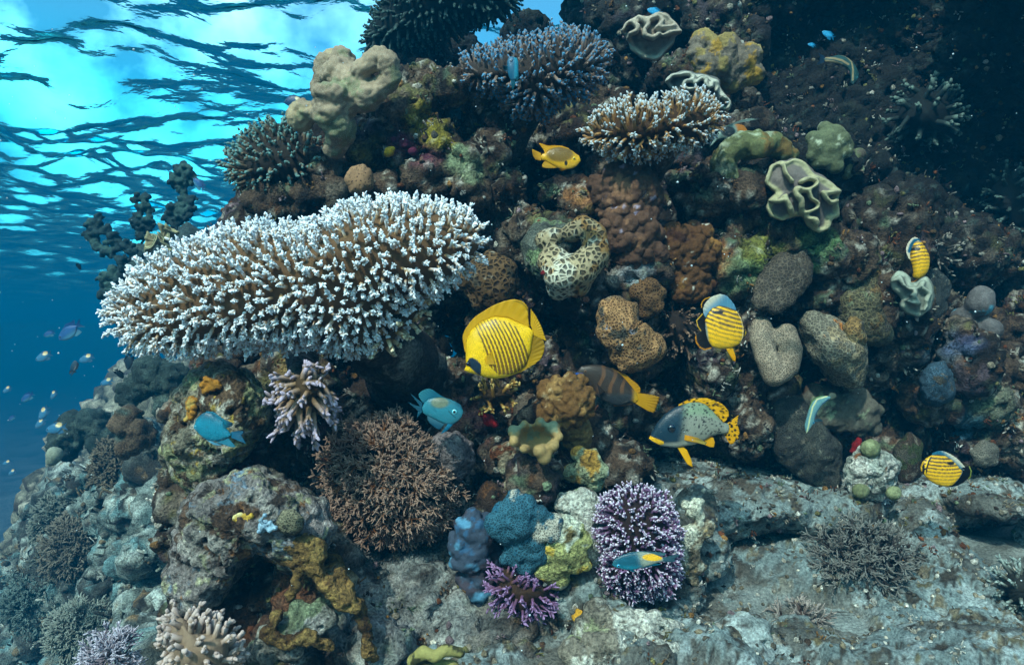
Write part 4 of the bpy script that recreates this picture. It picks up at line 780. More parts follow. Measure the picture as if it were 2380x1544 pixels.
fused('smooth_coral', 'pair of smooth dusky nodules right of the dark round plate coral', 'coral', [(2277,706,2.6,32),(2280,690,2.6,28),(2240,740,2.65,28),(2300,765,2.6,28),(2285,775,2.62,24),(2260,735,2.7,34)], .008, 'knob', S(100, 98, 98), [(S(80, 140, 160), 14, .55)], (('fbm', 12, .006),), seed=119)
boulder('brain_coral', 'small grey wavy brain coral above the rightmost butterflyfish', 'brain coral', [(2262,1050),(2285,1025),(2312,1040),(2314,1075),(2288,1088),(2265,1078)], 2.55, .04, .05, 'honey_fine', S(126, 122, 112), [], (('fbm', 8, .004),), seed=120)
# lumps, boulders and sponges
boulder('coral_boulder', 'mottled yellow green boulder with a damselfish in front, under the white table coral', 'boulder',
    [(368,1060),(385,1010),(420,960),(435,900),(470,855),(520,842),(575,870),(600,920),(612,980),(590,1040),(555,1090),(500,1130),(450,1145),(400,1110)], 1.98, .16, .2, 'rock', S(128, 122, 104), [(S(150, 152, 112), 11, .22), (S(84, 66, 48), 12, .15), (S(166, 142, 64), 24, .42), (S(176, 172, 158), 22, .35)], (('fbm', 6, .03), ('lump', 24, .014), ('pit', 26, .018), ('fbm', 45, .008)), seed=121, res=(110, 220))
fused('zoanthid_colony', 'orange yellow beaded cluster on the mottled yellow green boulder', 'coral', lumps(487,893,1.83,22,16,9,7,16) + lumps(445,945,1.84,10,26,7,7,17) + lumps(440,965,1.85,9,9,4,6,18), .004, 'knob', S(190, 130, 40), [(S(214, 176, 90), 30, .2)], (('lump', 120, .003),), seed=122)
boulder('coral_boulder', 'big mottled grey boulder with blue, yellow and orange crusts at lower left', 'boulder',
    [(378,1290),(388,1230),(420,1180),(470,1150),(520,1120),(570,1098),(620,1090),(660,1110),(720,1140),(755,1190),(764,1240),(735,1290),(690,1300),(640,1290),(590,1300),(560,1340),(530,1390),(480,1425),(430,1415),(400,1360)], 1.72, .17, .2, 'rock', S(122, 116, 112), [(S(148, 144, 136), 11, .15), (S(104, 124, 138), 12, .42), (S(78, 60, 46), 12, .25), (S(150, 150, 120), 22, .4), (S(126, 88, 54), 24, .45), (S(52, 44, 38), 20, .4)], (('fbm', 6, .03), ('lump', 22, .012), ('pit', 20, .022), ('fbm', 45, .008), ('pit', 50, .006)), seed=123, res=(130, 260))
fused('zoanthid_colony', 'small yellow crusts on top of the big mottled boulder', 'coral', lumps(565,1205,1.555,24,10,8,7,19), .004, 'knob', S(196, 160, 60), [(S(220, 206, 140), 30, .2)], (('lump', 120, .003),), seed=124)
fused('blue_bead_coral', 'tiny cluster of pale blue beads on the big mottled boulder', 'coral', [(612 + dx, 1222 + dy, 1.545, 7) for dx, dy in ((0,0),(16,-8),(-6,-14),(14,10),(-10,12),(28,4),(4,-26))] + [(615,1222,1.57,18)], .004, 'knob', S(150, 186, 206), [], (('fbm', 60, .001),), seed=125)
boulder('brain_coral', 'small round grey green brain coral on the right shoulder of the big mottled boulder', 'brain coral', [(648,1212),(660,1188),(685,1182),(704,1200),(704,1226),(682,1240),(658,1234)], 1.56, .03, .05, 'honey_fine', S(126, 122, 100), [], (('fbm', 8, .003),), seed=126)
MUST = S(104, 82, 44)
fused('encrusting_sponge', 'mustard brown branching crust running down below the big mottled boulder', 'sponge', chain([(640,1250,1.62,16),(680,1260,1.6,24),(730,1270,1.6,22),(735,1300,1.6,20),(700,1310,1.6,22),(660,1290,1.62,20)]) + chain([(720,1300,1.6,18),(745,1340,1.6,18),(775,1370,1.6,22),(800,1390,1.6,22),(830,1410,1.6,16)]) + chain([(690,1320,1.6,14),(690,1360,1.6,12),(675,1390,1.6,10)]) + chain([(790,1330,1.62,14),(815,1380,1.61,14)]) + chain([(640,1430,1.56,14),(620,1470,1.55,16),(650,1490,1.55,16),(720,1480,1.55,14),(760,1500,1.56,12)]) + chain([(835,1410,1.62,14),(850,1460,1.62,14),(860,1520,1.62,18)]), .006, 'rock', MUST * 1.25, [(S(150, 124, 70), 24, .3), (S(74, 52, 24), 22, .25)], (('lump', 60, .006), ('fbm', 30, .008), ('pit', 42, .014)), seed=127)
fused('coral_rock', 'grey green lump with dark hollow at the foot of the mustard crust', 'rock', lumps(715,1430,1.6,60,36,12,22,22) + lumps(640,1500,1.58,60,40,12,24,23), .007, 'rock', S(124, 124, 114), [(S(112, 124, 96), 10, .35), (S(84, 62, 46), 9, .2), (S(170, 168, 160), 18, .4)], (('fbm', 14, .012), ('pit', 30, .014)), seed=128)
boulder('coral_rock', 'grey purple lump with a pale nodule right of the brown thicket', 'rock', [(995,1050),(1020,1010),(1060,1000),(1100,1030),(1105,1080),(1070,1120),(1030,1100)], 2.03, .08, .1, 'rock', S(110, 102, 102), [(S(150, 146, 140), 12, .3), (S(150, 160, 110), 12, .5)], (('fbm', 10, .015), ('lump', 40, .008), ('pit', 40, .01)), seed=129)
fused('encrusted_rock', 'rock block coated in bright blue encrusting coral at bottom centre', 'rock', lumps(1200,1205,1.84,56,46,16,22,24) + lumps(1260,1220,1.84,34,30,8,20,25) + lumps(1215,1275,1.86,44,50,14,22,26), .006, 'honey_fine', S(48, 96, 116), [(S(180, 176, 164), 9, .32), (S(30, 84, 110), 11, .2)], (('fbm', 12, .012), ('lump', 70, .004)), seed=130)
fused('coral_rock', 'yellow green knobbly rock against the right of the blue encrusted block', 'rock', lumps(1320,1270,1.86,44,60,18,22,27) + lumps(1290,1330,1.87,34,26,8,18,28), .006, 'rock', S(150, 152, 96), [(S(190, 196, 176), 9, .2), (S(176, 150, 60), 14, .4), (S(96, 84, 50), 12, .35)], (('fbm', 14, .012), ('pit', 34, .012)), seed=131)
fused('coral_rock', 'whitish eroded rock pillar left of the purple branching coral', 'rock', lumps(1350,1190,1.97,46,50,14,22,29) + lumps(1360,1290,1.95,28,50,10,18,30) + lumps(1345,1390,1.92,40,46,12,20,31) + lumps(1350,1340,1.93,30,40,8,18,32), .007, 'rock', S(184, 186, 174), [(S(140, 160, 120), 12, .35), (S(110, 100, 88), 9, .25), (S(206, 206, 196), 18, .3)], (('fbm', 12, .016), ('lump', 40, .008), ('pit', 34, .014)), seed=132)
fused('coral_rock', 'cream and rust stained rock knob below the small cream mushroom coral', 'rock', lumps(1235,1110,2.0,50,36,12,20,33) + lumps(1180,1060,2.02,28,30,7,16,34), .007, 'rock', S(146, 134, 110), [(S(196, 190, 160), 12, .2), (S(110, 64, 34), 12, .3)], (('fbm', 12, .014), ('pit', 34, .012)), seed=133)
fused('coral_rock', 'mossy white rock knob with ochre stains right of the small cream mushroom coral', 'rock', lumps(1365,1085,2.02,40,40,12,19,35), .007, 'rock', S(150, 160, 126), [(S(180, 140, 60), 10, .25), (S(200, 204, 186), 14, .35)], (('fbm', 12, .014), ('pit', 34, .012)), seed=134)
fused('coral_rock', 'pale knobbed rock finger just right of the purple branching coral', 'rock', lumps(1615,1180,2.0,22,26,6,12,36) + lumps(1630,1235,2.0,22,22,6,12,37) + lumps(1605,1290,2.0,26,60,12,16,38), .006, 'rock', S(176, 178, 160), [(S(150, 120, 60), 12, .4), (S(120, 110, 90), 9, .3)], (('fbm', 14, .012), ('pit', 40, .01)), seed=135)
fused('yellow_sponge', 'small yellow sponge on the rubble under the purple branching coral', 'sponge', lumps(1358,1442,1.82,24,22,8,10,39), .0045, 'knob', S(186, 138, 36), [(S(200, 190, 140), 22, .45)], (('lump', 90, .004), ('fbm', 50, .003)), seed=136)
fused('coral_rock', 'white coral rubble heap at the bottom edge right of the yellow sponge', 'rock', lumps(1460,1470,1.8,100,50,22,28,40) + lumps(1400,1530,1.72,80,40,14,26,41) + lumps(1540,1520,1.74,50,40,10,22,42), .008, 'rock', S(186, 186, 174), [(S(120, 114, 100), 10, .25), (S(150, 156, 120), 12, .4)], (('fbm', 10, .018), ('pit', 28, .016), ('lump', 50, .006)), seed=137)
fused('coral_rock', 'pale standing stone on the sand near the bottom right of centre', 'rock', chain([(1775,1440,1.85,14),(1785,1475,1.84,22),(1800,1500,1.82,26)]) + [(1785,1455,1.85,16)], .006, 'rock', S(180, 176, 162), [(S(110, 104, 92), 10, .25)], (('fbm', 14, .01), ('pit', 34, .008)), seed=138)
boulder('coral_rock', 'small white crusted rock with green balls on the sand ledge', 'rock', [(1968,1120),(1975,1070),(2010,1040),(2050,1050),(2090,1070),(2090,1130),(2060,1160),(2010,1165),(1980,1150)], 2.42, .08, .1, 'rock', S(150, 156, 146), [(S(186, 186, 176), 12, .2), (S(140, 90, 50), 14, .55)], (('fbm', 10, .02), ('lump', 40, .01), ('pit', 30, .016)), seed=139)
for k, (x, y, r, lab) in enumerate(((2000,1140,19,'olive green ball sponge at the lower left of the small white crusted rock'),(2022,1042,22,'grey olive ball sponge on top of the small white crusted rock'),(2075,1146,17,'dull olive ball sponge at the lower right of the small white crusted rock'))):
    fused('ball_sponge', lab, 'sponge', [(x, y, 2.36, r), (x + 2, y - 2, 2.37, r * .95)], .006, 'knob', S(122, 130, 92), [(S(140, 150, 110), 20, .3)], (('fbm', 30, .003),), seed=140 + k, group='green ball sponges on the ledge')
for k, (bl, rgb, lab) in enumerate((([(1990,1035,2.5,12),(1996,1020,2.5,9),(1982,1048,2.5,9)], S(130, 10, 16), 'deep red sponge patch above the small white crusted rock'),
    ([(1135,975,2.1,14),(1118,960,2.1,10),(1150,985,2.1,9)], S(140, 14, 20), 'bright red sponge patch below the mustard finger coral'),
    ([(1265,635,2.12,9),(1262,612,2.14,7),(1272,655,2.12,6)], S(120, 14, 20), 'narrow red sponge patch left of the curled honeycomb coral'),
    ([(940,335,2.28,14),(915,325,2.3,10),(960,352,2.27,10)], S(92, 30, 60), 'maroon crust on the wall below the grey top lumps'),
    ([(905,352,2.28,13),(912,346,2.27,8)], S(206, 168, 40), 'small bright yellow sponge on the wall below the pale leather coral'))):
    fused('red_sponge' if k < 3 else 'encrusting_sponge', lab, 'sponge', bl, .005, 'knob', rgb, [], (('fbm', 25, .006),), seed=150 + k)
# far corals on the lower slope
for k, (bl, lab) in enumerate((([(360,870,4.2,36),(320,900,4.2,30),(395,880,4.2,36),(300,925,4.2,18),(405,940,4.2,34)], 'dark overhanging far coral head at left below the white table coral'), ([(175,1000,5.0,36),(215,985,5.0,30),(240,1020,5.0,34),(150,1030,5.0,30)], 'dark far coral mound rising into open water at left'),
    ([(290,990,3.4,26),(310,960,3.4,18),(330,1010,3.4,28),(300,1030,3.4,22)], 'brown fuzzy coral on the far slope beside the yellow green boulder'))):
    fused('mound_coral', lab, 'coral', bl, .02, 'rock', S(50, 66, 62) if k < 2 else S(100, 84, 66), [(S(76, 92, 84), 6, .3)], (('lump', 20, .03), ('fbm', 12, .03), ('lump', 45, .012)), seed=160 + k)
fused('ball_coral', 'pale round coral ball on the far slope at left', 'coral', [(126,1055,4.6,18),(118,1070,4.6,12)], .015, 'knob', S(150, 160, 140), [], (('fbm', 9, .012),), seed=165)
acropora('finger_coral', 'tiny white fingered coral on the lower left slope', 'coral', [(340,1170),(352,1145),(370,1150),(385,1180),(375,1205),(350,1200)], 2.4, .03, .03, .022, .03, .006, S(150, 146, 130), S(226, 226, 214), twigs=2, up=.4, seed=167, tipfrac=.6)
boulder('brain_coral', 'grey round brain coral in the lower left slope beside the tiny white fingered coral', 'brain coral', [(388,1195),(400,1165),(425,1160),(440,1190),(436,1225),(410,1235),(392,1222)], 2.15, .06, .06, 'honey_fine', S(104, 110, 104), [], (('fbm', 8, .006),), seed=168)

for k, (pl, Yb, sd, rgb, lab) in enumerate((
    ([(80,1230),(110,1170),(170,1160),(190,1220),(160,1260),(110,1265)], 5.4, 181, S(120, 128, 118), 'pale tangled coral head on the crest of the lower left slope'),
    ([(118,1270),(140,1230),(190,1215),(225,1250),(215,1310),(160,1330),(125,1310)], 4.6, 182, S(112, 108, 96), 'round bristly coral head in the middle of the lower left slope'),
    ([(20,1400),(50,1350),(110,1350),(130,1400),(100,1450),(40,1450)], 4.9, 183, S(96, 116, 112), 'bluish branching coral low at the left edge'),
    ([(225,1090),(250,1050),(300,1040),(330,1090),(300,1130),(250,1130)], 4.6, 184, S(104, 96, 80), 'brown tufted coral at the top of the lower left slope beside the yellow green boulder'),
    ([(130,1470),(170,1420),(230,1430),(250,1480),(210,1520),(150,1510)], 3.9, 185, S(126, 134, 124), 'grey spiky coral clump above the pale lilac twiggy tuft'))):
    bush('branching_coral', lab, 'coral', pl, Yb, .14, 170, .04, .008, 4, rgb * .4, rgb * 1.1, shell=(.3, .85), seed=sd, up=.2)
# ------------------------------------------------------------------ fish
def FKF(C):
    w = np.clip((C[:, 2] - C[:, 0] - .12) * 6 + (C[:, 2] > 2 * C[:, 0]), 0, 1)[:, None]; return C * (np.array([.98, .86, .66]) * (1 - w) + np.array([.62, .70, .72]) * w)
def sm1(a, it=2):
    for _ in range(it): a = np.concatenate([a[:1], (a[:-2] + 2 * a[1:-1] + a[2:]) / 4, a[-1:]])
    return a

def fish(label, Y, crop, nose, tail, top, bot, thick, colfn, fins, eye=None, yaw=0.0, cat='fish', name='reef_fish', group=None, nl=150, nr=96, bend=0.0, wexp=(.55, .6), paired=()):
    """side outlines are given in the pixels of one enlarged view (crop = x0, y0, scale); the fish is built at its true size around its own axis"""
    x0, y0, k = crop
    def dp(p): p = np.asarray(p, float); return np.stack([(x0 + p[..., 0] * k) / 1.493697, (y0 + p[..., 1] * k) / 1.493697], -1)
    A, B = dp(nose), dp(tail); f2 = unit(A - B); L = math.hypot(*(A - B)); cen = (A + B) / 2; s = Y / FPX
    up2 = np.array([f2[1], -f2[0]]);  up2 = up2 if up2 @ (dp(top).mean(0) - dp(bot).mean(0)) > 0 else -up2
    def loc(p): d = dp(p) - cen; return np.stack([d @ f2, d @ up2], -1) * s
    f3 = np.array([f2[0], 0, -f2[1]]); u3 = np.array([up2[0], 0, -up2[1]]); y3 = np.cross(u3, f3)
    Rm = Matrix(((f3[0], y3[0], u3[0]), (f3[1], y3[1], u3[1]), (f3[2], y3[2], u3[2]))).to_4x4() @ Matrix.Rotation(yaw, 4, 'Z')
    near = -1 if y3[1] > 0 else 1
    root = empty(name, (0, 0, 0), label, cat, group); root.matrix_world = Matrix.Translation(Vector(at(cen[0], cen[1], Y))) @ Rm
    def prof(pl):
        q = np.concatenate([[loc(nose)], loc(pl), [loc(tail)]]) if len(pl) else 0; o = np.argsort(-q[:, 0]); return q[o]
    xn, xt = loc(nose)[0], loc(tail)[0]; v = np.linspace(0, 1, nl); xs = xn + (xt - xn) * (.5 - .5 * np.cos(math.pi * v)) 
    T, Bt = prof(top), prof(bot)
    zt = sm1(np.interp(-xs, -T[:, 0], T[:, 1]), 3); zb = sm1(np.interp(-xs, -Bt[:, 0], Bt[:, 1]), 3)
    tl = .5 * abs(loc(top[-1])[1] - loc(bot[-1])[1]) * .9
    zt[-1] = max(zt[-1], zt[-2] * .9); zb[-1] = min(zb[-1], zb[-2] * .9)
    hh = np.maximum((zt - zb) / 2, .0008); zc = (zt + zb) / 2; q = (xn - xs) / (xn - xt)
    W = thick * hh.max() * np.clip(q, 1e-4, 1) ** wexp[0] * np.clip(1.02 - q, 0, 1) ** wexp[1] * 1.85; W = np.minimum(W, hh * 1.15); W[0] = hh[0]
    a = np.linspace(0, 2 * math.pi, nr, endpoint=False); ca, sa = np.cos(a), np.sin(a)
    bx = lambda x: bend * (np.asarray(x) / (L * s)) ** 2 * L * s
    V = np.stack([np.repeat(xs[:, None], nr, 1), W[:, None] * np.sign(sa) * np.abs(sa) ** .95 + bx(xs)[:, None], zc[:, None] + hh[:, None] * ca], -1).reshape(-1, 3)
    i = np.arange(nl * nr).reshape(nl, nr); j = np.roll(i, -1, 1); Q = np.stack([i[:-1], i[1:], j[1:], j[:-1]], -1).reshape(-1, 4)
    n = np.cross(V[Q[:, 2]] - V[Q[:, 0]], V[Q[:, 3]] - V[Q[:, 1]])
    if (n[:, 1] * V[Q[:, 0], 1]).sum() < 0: Q = Q[:, ::-1].copy()
    V = np.concatenate([V, [[xn, bx(xn), zc[0]], [xt, bx(xt), zc[-1]]]])
    Tr = np.concatenate([np.stack([np.full(nr, nl * nr), i[0], j[0]], -1), np.stack([np.full(nr, nl * nr + 1), j[-1], i[-1]], -1)])
    def cropxy(P):      # local metres -> pixels of the enlarged view
        d = (P[:, :1] * f2 + P[:, 2:] * up2) / s + cen; return (d[:, 0] * 1.493697 - x0) / k, (d[:, 1] * 1.493697 - y0) / k
    def o(nm, V, Fs, C, mat): return mesh_obj(nm, V, Fs, MATS[mat], C, root)
    o('body', V, [Q, Tr], FKF(colfn(*cropxy(V))) * (1 - .22 * sstep(.3, .95, np.concatenate([np.tile(ca, nl), [0, 0]])) + .05 * fbm(V, 90, 3, 5))[:, None], 'fish')
    wat = lambda x, z: np.interp(-x, -xs, W) * np.sqrt(np.clip(1 - ((z - np.interp(-x, -xs, zc)) / np.interp(-x, -xs, hh)) ** 2, 0, 1))
    def fin(nm, base, outer, cf, lat=None, side=0, n=44, m=14, rays=0):
        b, t = loc(lerp_poly(base, n)), loc(lerp_poly(outer, n)); w = np.linspace(0, 1, m)
        G = b[:, None] + (t - b)[:, None] * w[None, :, None]; P = np.stack([G[..., 0], 0 * G[..., 0], G[..., 1]], -1)
        th = (.0011 * (1 - .75 * w))[None] * np.ones((n, 1)); P[..., 1] += bx(P[..., 0])
        if lat is not None:     # paired fin leaving the flank
            y0_ = wat(b[:, 0], b[:, 1]) * .96; P[..., 1] += side * (y0_[:, None] + (lat * np.linalg.norm(t - b, axis=1))[:, None] * w[None])
        P[..., 1] += .0011 * np.sin(np.arange(n) * 1.7)[:, None] * w[None]
        P = P.reshape(-1, 3); th = th.reshape(-1)
        V2 = np.concatenate([P + np.array([0, 1, 0]) * th[:, None], P - np.array([0, 1, 0]) * th[:, None]]); N_ = n * m
        i = np.arange(N_).reshape(n, m); q = np.stack([i[:-1, :-1], i[1:, :-1], i[1:, 1:], i[:-1, 1:]], -1).reshape(-1, 4)
        rim = np.concatenate([i[:, 0], i[-1, 1:], i[::-1, -1][1:], i[0, ::-1][1:-1]]); r2_ = np.roll(rim, -1)
        sd = np.stack([rim, rim + N_, r2_ + N_, r2_], -1)
        C = cf(*cropxy(P)); C = C * (1 - .16 * (np.arange(n) % 3 == 0).repeat(m)[:, None] * np.tile(w, n)[:, None])
        o(nm, V2, [q, q[:, ::-1] + N_, sd], FKF(np.concatenate([C, C])), 'fin')
    for fn in fins: fin(*fn)
    for nm, base, outer, cf, lat in paired:
        for sd in (near, -near): fin(nm, base, outer, cf, lat, sd)
    if eye:
        p, r, iris, pupil = eye; c = loc(p); rr = r * k / 1.493697 * s; v, f = ico(3)
        y = max(float(wat(c[0], c[1])), rr * .3)
        for sd in (1, -1):
            vv = v * np.array([rr, rr * .55, rr]) + np.array([c[0], sd * (y - rr * .12) + bx(c[0]), c[1]])
            rad = np.hypot(v[:, 0], v[:, 2]); on = (v[:, 1] * sd > 0)
            C = np.where(((rad < .55) & on)[:, None], np.asarray(pupil), np.asarray(iris)); C = np.where((rad > .93)[:, None], np.asarray(iris) * .35, C)
            o('eye', vv, [f], C, 'eye')
    return root

def solid(c): return lambda x, y: np.tile(np.asarray(c, float), (len(x), 1))
def grad(c0, c1, p0, p1):
    p0, p1 = np.array(p0, float), np.array(p1, float); d = p1 - p0
    return lambda x, y: mixc(np.tile(np.asarray(c0, float), (len(x), 1)), np.asarray(c1, float), sstep(0, 1, ((x - p0[0]) * d[0] + (y - p0[1]) * d[1]) / (d @ d)))
def near_line(x, y, pts):
    d = np.full(len(x), 1e9)
    for (x1, y1), (x2, y2) in zip(pts[:-1], pts[1:]):
        t = np.clip(((x - x1) * (x2 - x1) + (y - y1) * (y2 - y1)) / ((x2 - x1) ** 2 + (y2 - y1) ** 2), 0, 1); d = np.minimum(d, np.hypot(x - x1 - t * (x2 - x1), y - y1 - t * (y2 - y1)))
    return d

YEL, OLIVE = S(250, 208, 0), S(74, 54, 4)
# masked butterflyfish
def c_mask(x, y):
    C = np.tile(YEL, (len(x), 1)); q = y - 480
    u = x - (.62 * q - .00028 * q * q); w = .13 + .22 * np.clip(q / 850, 0, 1); ph = ((u - 250) / 63) % 1
    line = sstep(w + .08, w, np.abs(ph - .5)) * (u > 235) * (u < 960)
    m = inpoly(x, y, [(225,640),(430,470),(640,450),(850,500),(1020,600),(1160,840),(1200,1100),(1130,1260),(900,1350),(700,1350),(560,1200),(480,1100),(300,850)])
    C = mixc(C, mixc(np.tile(OLIVE, (len(x), 1)), S(120, 84, 4), np.clip(q / 850, 0, 1)), line * m * .95)
    C = mixc(C, S(28, 52, 74), inpoly(x, y, [(185,1170),(240,1080),(290,1075),(380,1130),(435,1195),(420,1365),(370,1345),(250,1235)]) * 1.)
    return mixc(C, S(6, 8, 12), inpoly(x, y, [(182,1170),(215,1128),(262,1170),(255,1230),(205,1210)]) * 1.)
def c_maskfin(x, y):
    C = np.tile(S(226, 184, 0), (len(x), 1)); C = mixc(C, S(20, 16, 4), sstep(16, 6, near_line(x, y, [(1190,290),(1195,420),(1212,560)])))
    return mixc(C, S(120, 96, 0), sstep(9, 4, near_line(x, y, [(960,150),(1080,185),(1160,270),(1182,340)])) * .7)
fish('round bright yellow butterflyfish with dark eye mask and fine body stripes', 1.72, (1580, 1010, 350 / 1638), (150, 1282), (1262, 640),
     [(178,1200),(172,1100),(172,980),(180,800),(250,640),(420,490),(640,410),(850,430),(1050,520),(1190,575),(1240,585)], [(220,1322),(370,1358),(500,1402),(660,1424),(850,1395),(1000,1322),(1150,1200),(1230,960),(1252,800),(1272,705)], .36, c_mask,
     [('dorsal_fin', [(172,1000),(178,800),(250,640),(420,490),(640,410),(850,430),(1050,520),(1205,582)], [(158,985),(124,800),(124,720),(160,620),(260,480),(330,410),(420,350),(510,292),(600,240),(700,195),(800,160),(950,127),(1080,155),(1150,210),(1195,290),(1205,400),(1212,575)], c_maskfin),
      ('anal_fin', [(850,1392),(1000,1320),(1150,1200),(1230,960),(1252,790)], [(980,1345),(1100,1300),(1200,1240),(1300,1180),(1400,1090),(1440,1000),(1458,900),(1440,810),(1380,755),(1285,708)], grad(S(170,138,0), S(214,176,0), (1250,900), (1400,1150))),
      ('tail_fin', [(1225,555),(1245,600),(1262,660),(1275,712)], [(1228,286),(1310,395),(1400,570),(1484,815)], solid(S(226, 186, 0)))],
     eye=((216,1178), 34, S(10, 14, 22), S(3, 4, 6)), paired=[('pectoral_fin', [(480,1090),(500,1180)], [(600,960),(655,1190)], solid(S(240, 200, 10)), .18)], name='butterflyfish')
# yellow damselfish
def c_dam(x, y):
    C = np.tile(S(226, 176, 4), (len(x), 1)); e = ((x - 1330) / 560) ** 2 + ((y - 720) / 330) ** 2
    C = mixc(C, S(118, 92, 2), sstep(1.15, .5, e)); return mixc(C, S(4, 16, 14), sstep(1.15, .85, ((x - 1560) / 60) ** 2 + ((y - 1065) / 85) ** 2))
fish('small plain yellow damselfish with one dark spot behind the gill', 1.95, (1820, 470, 220 / 2380), (2115, 935), (600, 800),
     [(2060,760),(1960,700),(1800,570),(1600,480),(1350,430),(1100,450),(900,540),(800,660),(680,690)], [(2085,1000),(1960,1150),(1800,1240),(1500,1285),(1300,1230),(1100,1130),(900,1020),(780,945),(680,930)], .38, c_dam,
     [('dorsal_fin', [(1700,520),(1400,435),(1100,455),(900,540),(790,680)], [(1650,470),(1400,385),(1150,370),(900,372),(760,345),(640,300),(545,288),(640,420),(740,560),(765,675)], solid(S(232, 180, 0))),
      ('anal_fin', [(1250,1200),(1050,1110),(900,1020),(810,950)], [(1200,1225),(1000,1230),(820,1228),(670,1190),(670,1100),(740,990),(795,950)], solid(S(220, 176, 0))),
      ('tail_fin', [(640,670),(630,800),(640,935)], [(300,510),(300,640),(350,800),(420,900),(540,945)], solid(S(216, 168, 2)))],
     eye=((1866,890), 62, S(240, 200, 0), S(40, 4, 4)), paired=[('pelvic_fin', [(1560,1270),(1480,1275)], [(1420,1330),(1320,1280)], solid(S(220,170,0)), .3)], name='damselfish')
# black-spotted sweetlips
def c_sweet(x, y):
    C = np.tile(S(138, 150, 152), (len(x), 1)); C = mixc(C, S(126, 164, 140), sstep(260, 90, np.abs(y - 250 - .0004 * (x - 1000) ** 2)) * (x > 620) * .7)
    C = mixc(C, S(16, 54, 74), sstep(880, 640, x + .12 * (y - 600)))
    g = np.random.default_rng(3); P = np.stack([x / 62, y / 46, 0 * x], 1); P[:, 1] -= .0000006 * 0; d, _, iv = worley(P, 1.0, 77)
    C = mixc(C, S(10, 14, 24), sstep(.40, .27, d) * sstep(690, 800, x + .1 * y) * (y < 900 - .0 * x) * (iv > .1) * sstep(60, 0, y - (820 - .04 * x)))
    C = mixc(C, S(190, 200, 204), sstep(930, 1010, y + .06 * x - 20) * (x > 330) * .7)
    C = mixc(C, S(250, 196, 10), inpoly(x, y, [(118,880),(140,832),(240,870),(390,930),(400,985),(330,1008),(200,940)]) * 1.)
    return C
def c_sfin(x, y):
    C = np.tile(S(248, 196, 6), (len(x), 1)); d, _, _ = worley(np.stack([x / 70, y / 62, 0 * x], 1), 1.0, 55); return mixc(C, S(12, 10, 4), sstep(.46, .34, d))
fish('grey sweetlips with black dots, yellow spotted fins and yellow lips', 1.95, (2230, 1360, 360 / 1985), (118, 900), (1660, 690),
     [(170,790),(280,590),(420,430),(600,300),(740,245),(900,200),(1080,190),(1200,230),(1320,330),(1440,470),(1540,580),(1640,600)], [(170,960),(300,1015),(480,1045),(650,1062),(800,1030),(1000,1000),(1150,945),(1300,850),(1450,800),(1540,800),(1640,785)], .40, c_sweet,
     [('dorsal_fin', [(690,262),(900,200),(1080,190),(1200,230),(1320,330),(1440,470),(1530,575)], [(700,232),(860,150),(1000,116),(1230,112),(1420,170),(1550,240),(1650,360),(1658,440),(1620,520),(1560,580)], c_sfin),
      ('tail_fin', [(1620,600),(1650,690),(1620,790)], [(1840,440),(1815,600),(1850,720),(1862,790),(1830,900),(1700,1000)], c_sfin),
      ('tail_fin_lobe', [(1560,795),(1600,790),(1640,780)], [(1650,960),(1690,1000),(1760,980)], c_sfin),
      ('anal_fin', [(1160,945),(1290,860)], [(1200,1010),(1290,1050),(1370,1055),(1388,960),(1360,870)], grad(S(248,196,6), S(248,196,6), (0,0), (1,1)))],
     eye=((535,680), 78, S(8, 22, 38), S(3, 4, 8)), paired=[('pectoral_fin', [(780,800),(775,900)], [(1000,840),(1180,930),(1150,975),(1000,950)], grad(S(250,190,10), S(190,180,90), (800,850), (1100,960)), .25),
      ('pelvic_fin', [(670,1060),(780,1050)], [(860,1380),(950,1425),(930,1290),(850,1100)], solid(S(250, 204, 6)), .12)], name='sweetlips')
# parrotfish
def c_par(x, y):
    C = np.tile(S(52, 44, 38), (len(x), 1)); st = sstep(.3, .8, np.sin((x + .25 * y) / 46 + .6 * np.sin(y / 90)))
    C = mixc(C, S(110, 78, 50), st * sstep(600, 800, x) * sstep(950, 800, y) * .8); C = mixc(C, S(40, 48, 58), sstep(800, 950, y))
    C = mixc(C, S(200, 160, 0), sstep(1520, 1680, x + .15 * (y - 900))); return mixc(C, S(10, 90, 190), sstep(26, 12, near_line(x, y, [(180,385),(350,392)])))
fish('dark parrotfish with a yellow tail and blue lip, half hidden under the tan coral', 2.18, (1970, 1240, 340 / 2380), (180, 400), (1720, 1010),
     [(215,290),(330,210),(600,168),(850,185),(1050,260),(1250,370),(1400,520),(1550,700),(1680,860)], [(200,500),(350,560),(500,680),(620,850),(800,1020),(1000,1110),(1200,1170),(1400,1140),(1560,1085),(1640,1110)], .40, c_par,
     [('dorsal_fin', [(1050,265),(1250,370),(1400,520),(1550,700),(1690,870)], [(1100,255),(1260,345),(1400,395),(1560,540),(1700,640),(1780,760),(1760,860)], grad(S(90,70,20), S(210,160,4), (1150,300), (1450,450))),
      ('tail_fin', [(1650,860),(1690,980),(1640,1110)], [(1800,865),(2060,905),(2240,960),(2180,1160),(2110,1345),(1960,1300)], grad(S(214,170,0), S(190,146,0), (1900,1050), (2200,1150))),
      ('anal_fin', [(1100,1140),(1300,1160),(1500,1100)], [(1150,1190),(1350,1180),(1590,1130)], solid(S(110, 80, 60)))],
     eye=((430,330), 30, S(120, 80, 40), S(4, 4, 4)), paired=[('pectoral_fin', [(700,620),(720,700)], [(900,820),(760,900)], solid(S(50, 46, 46)), .2)], name='parrotfish')
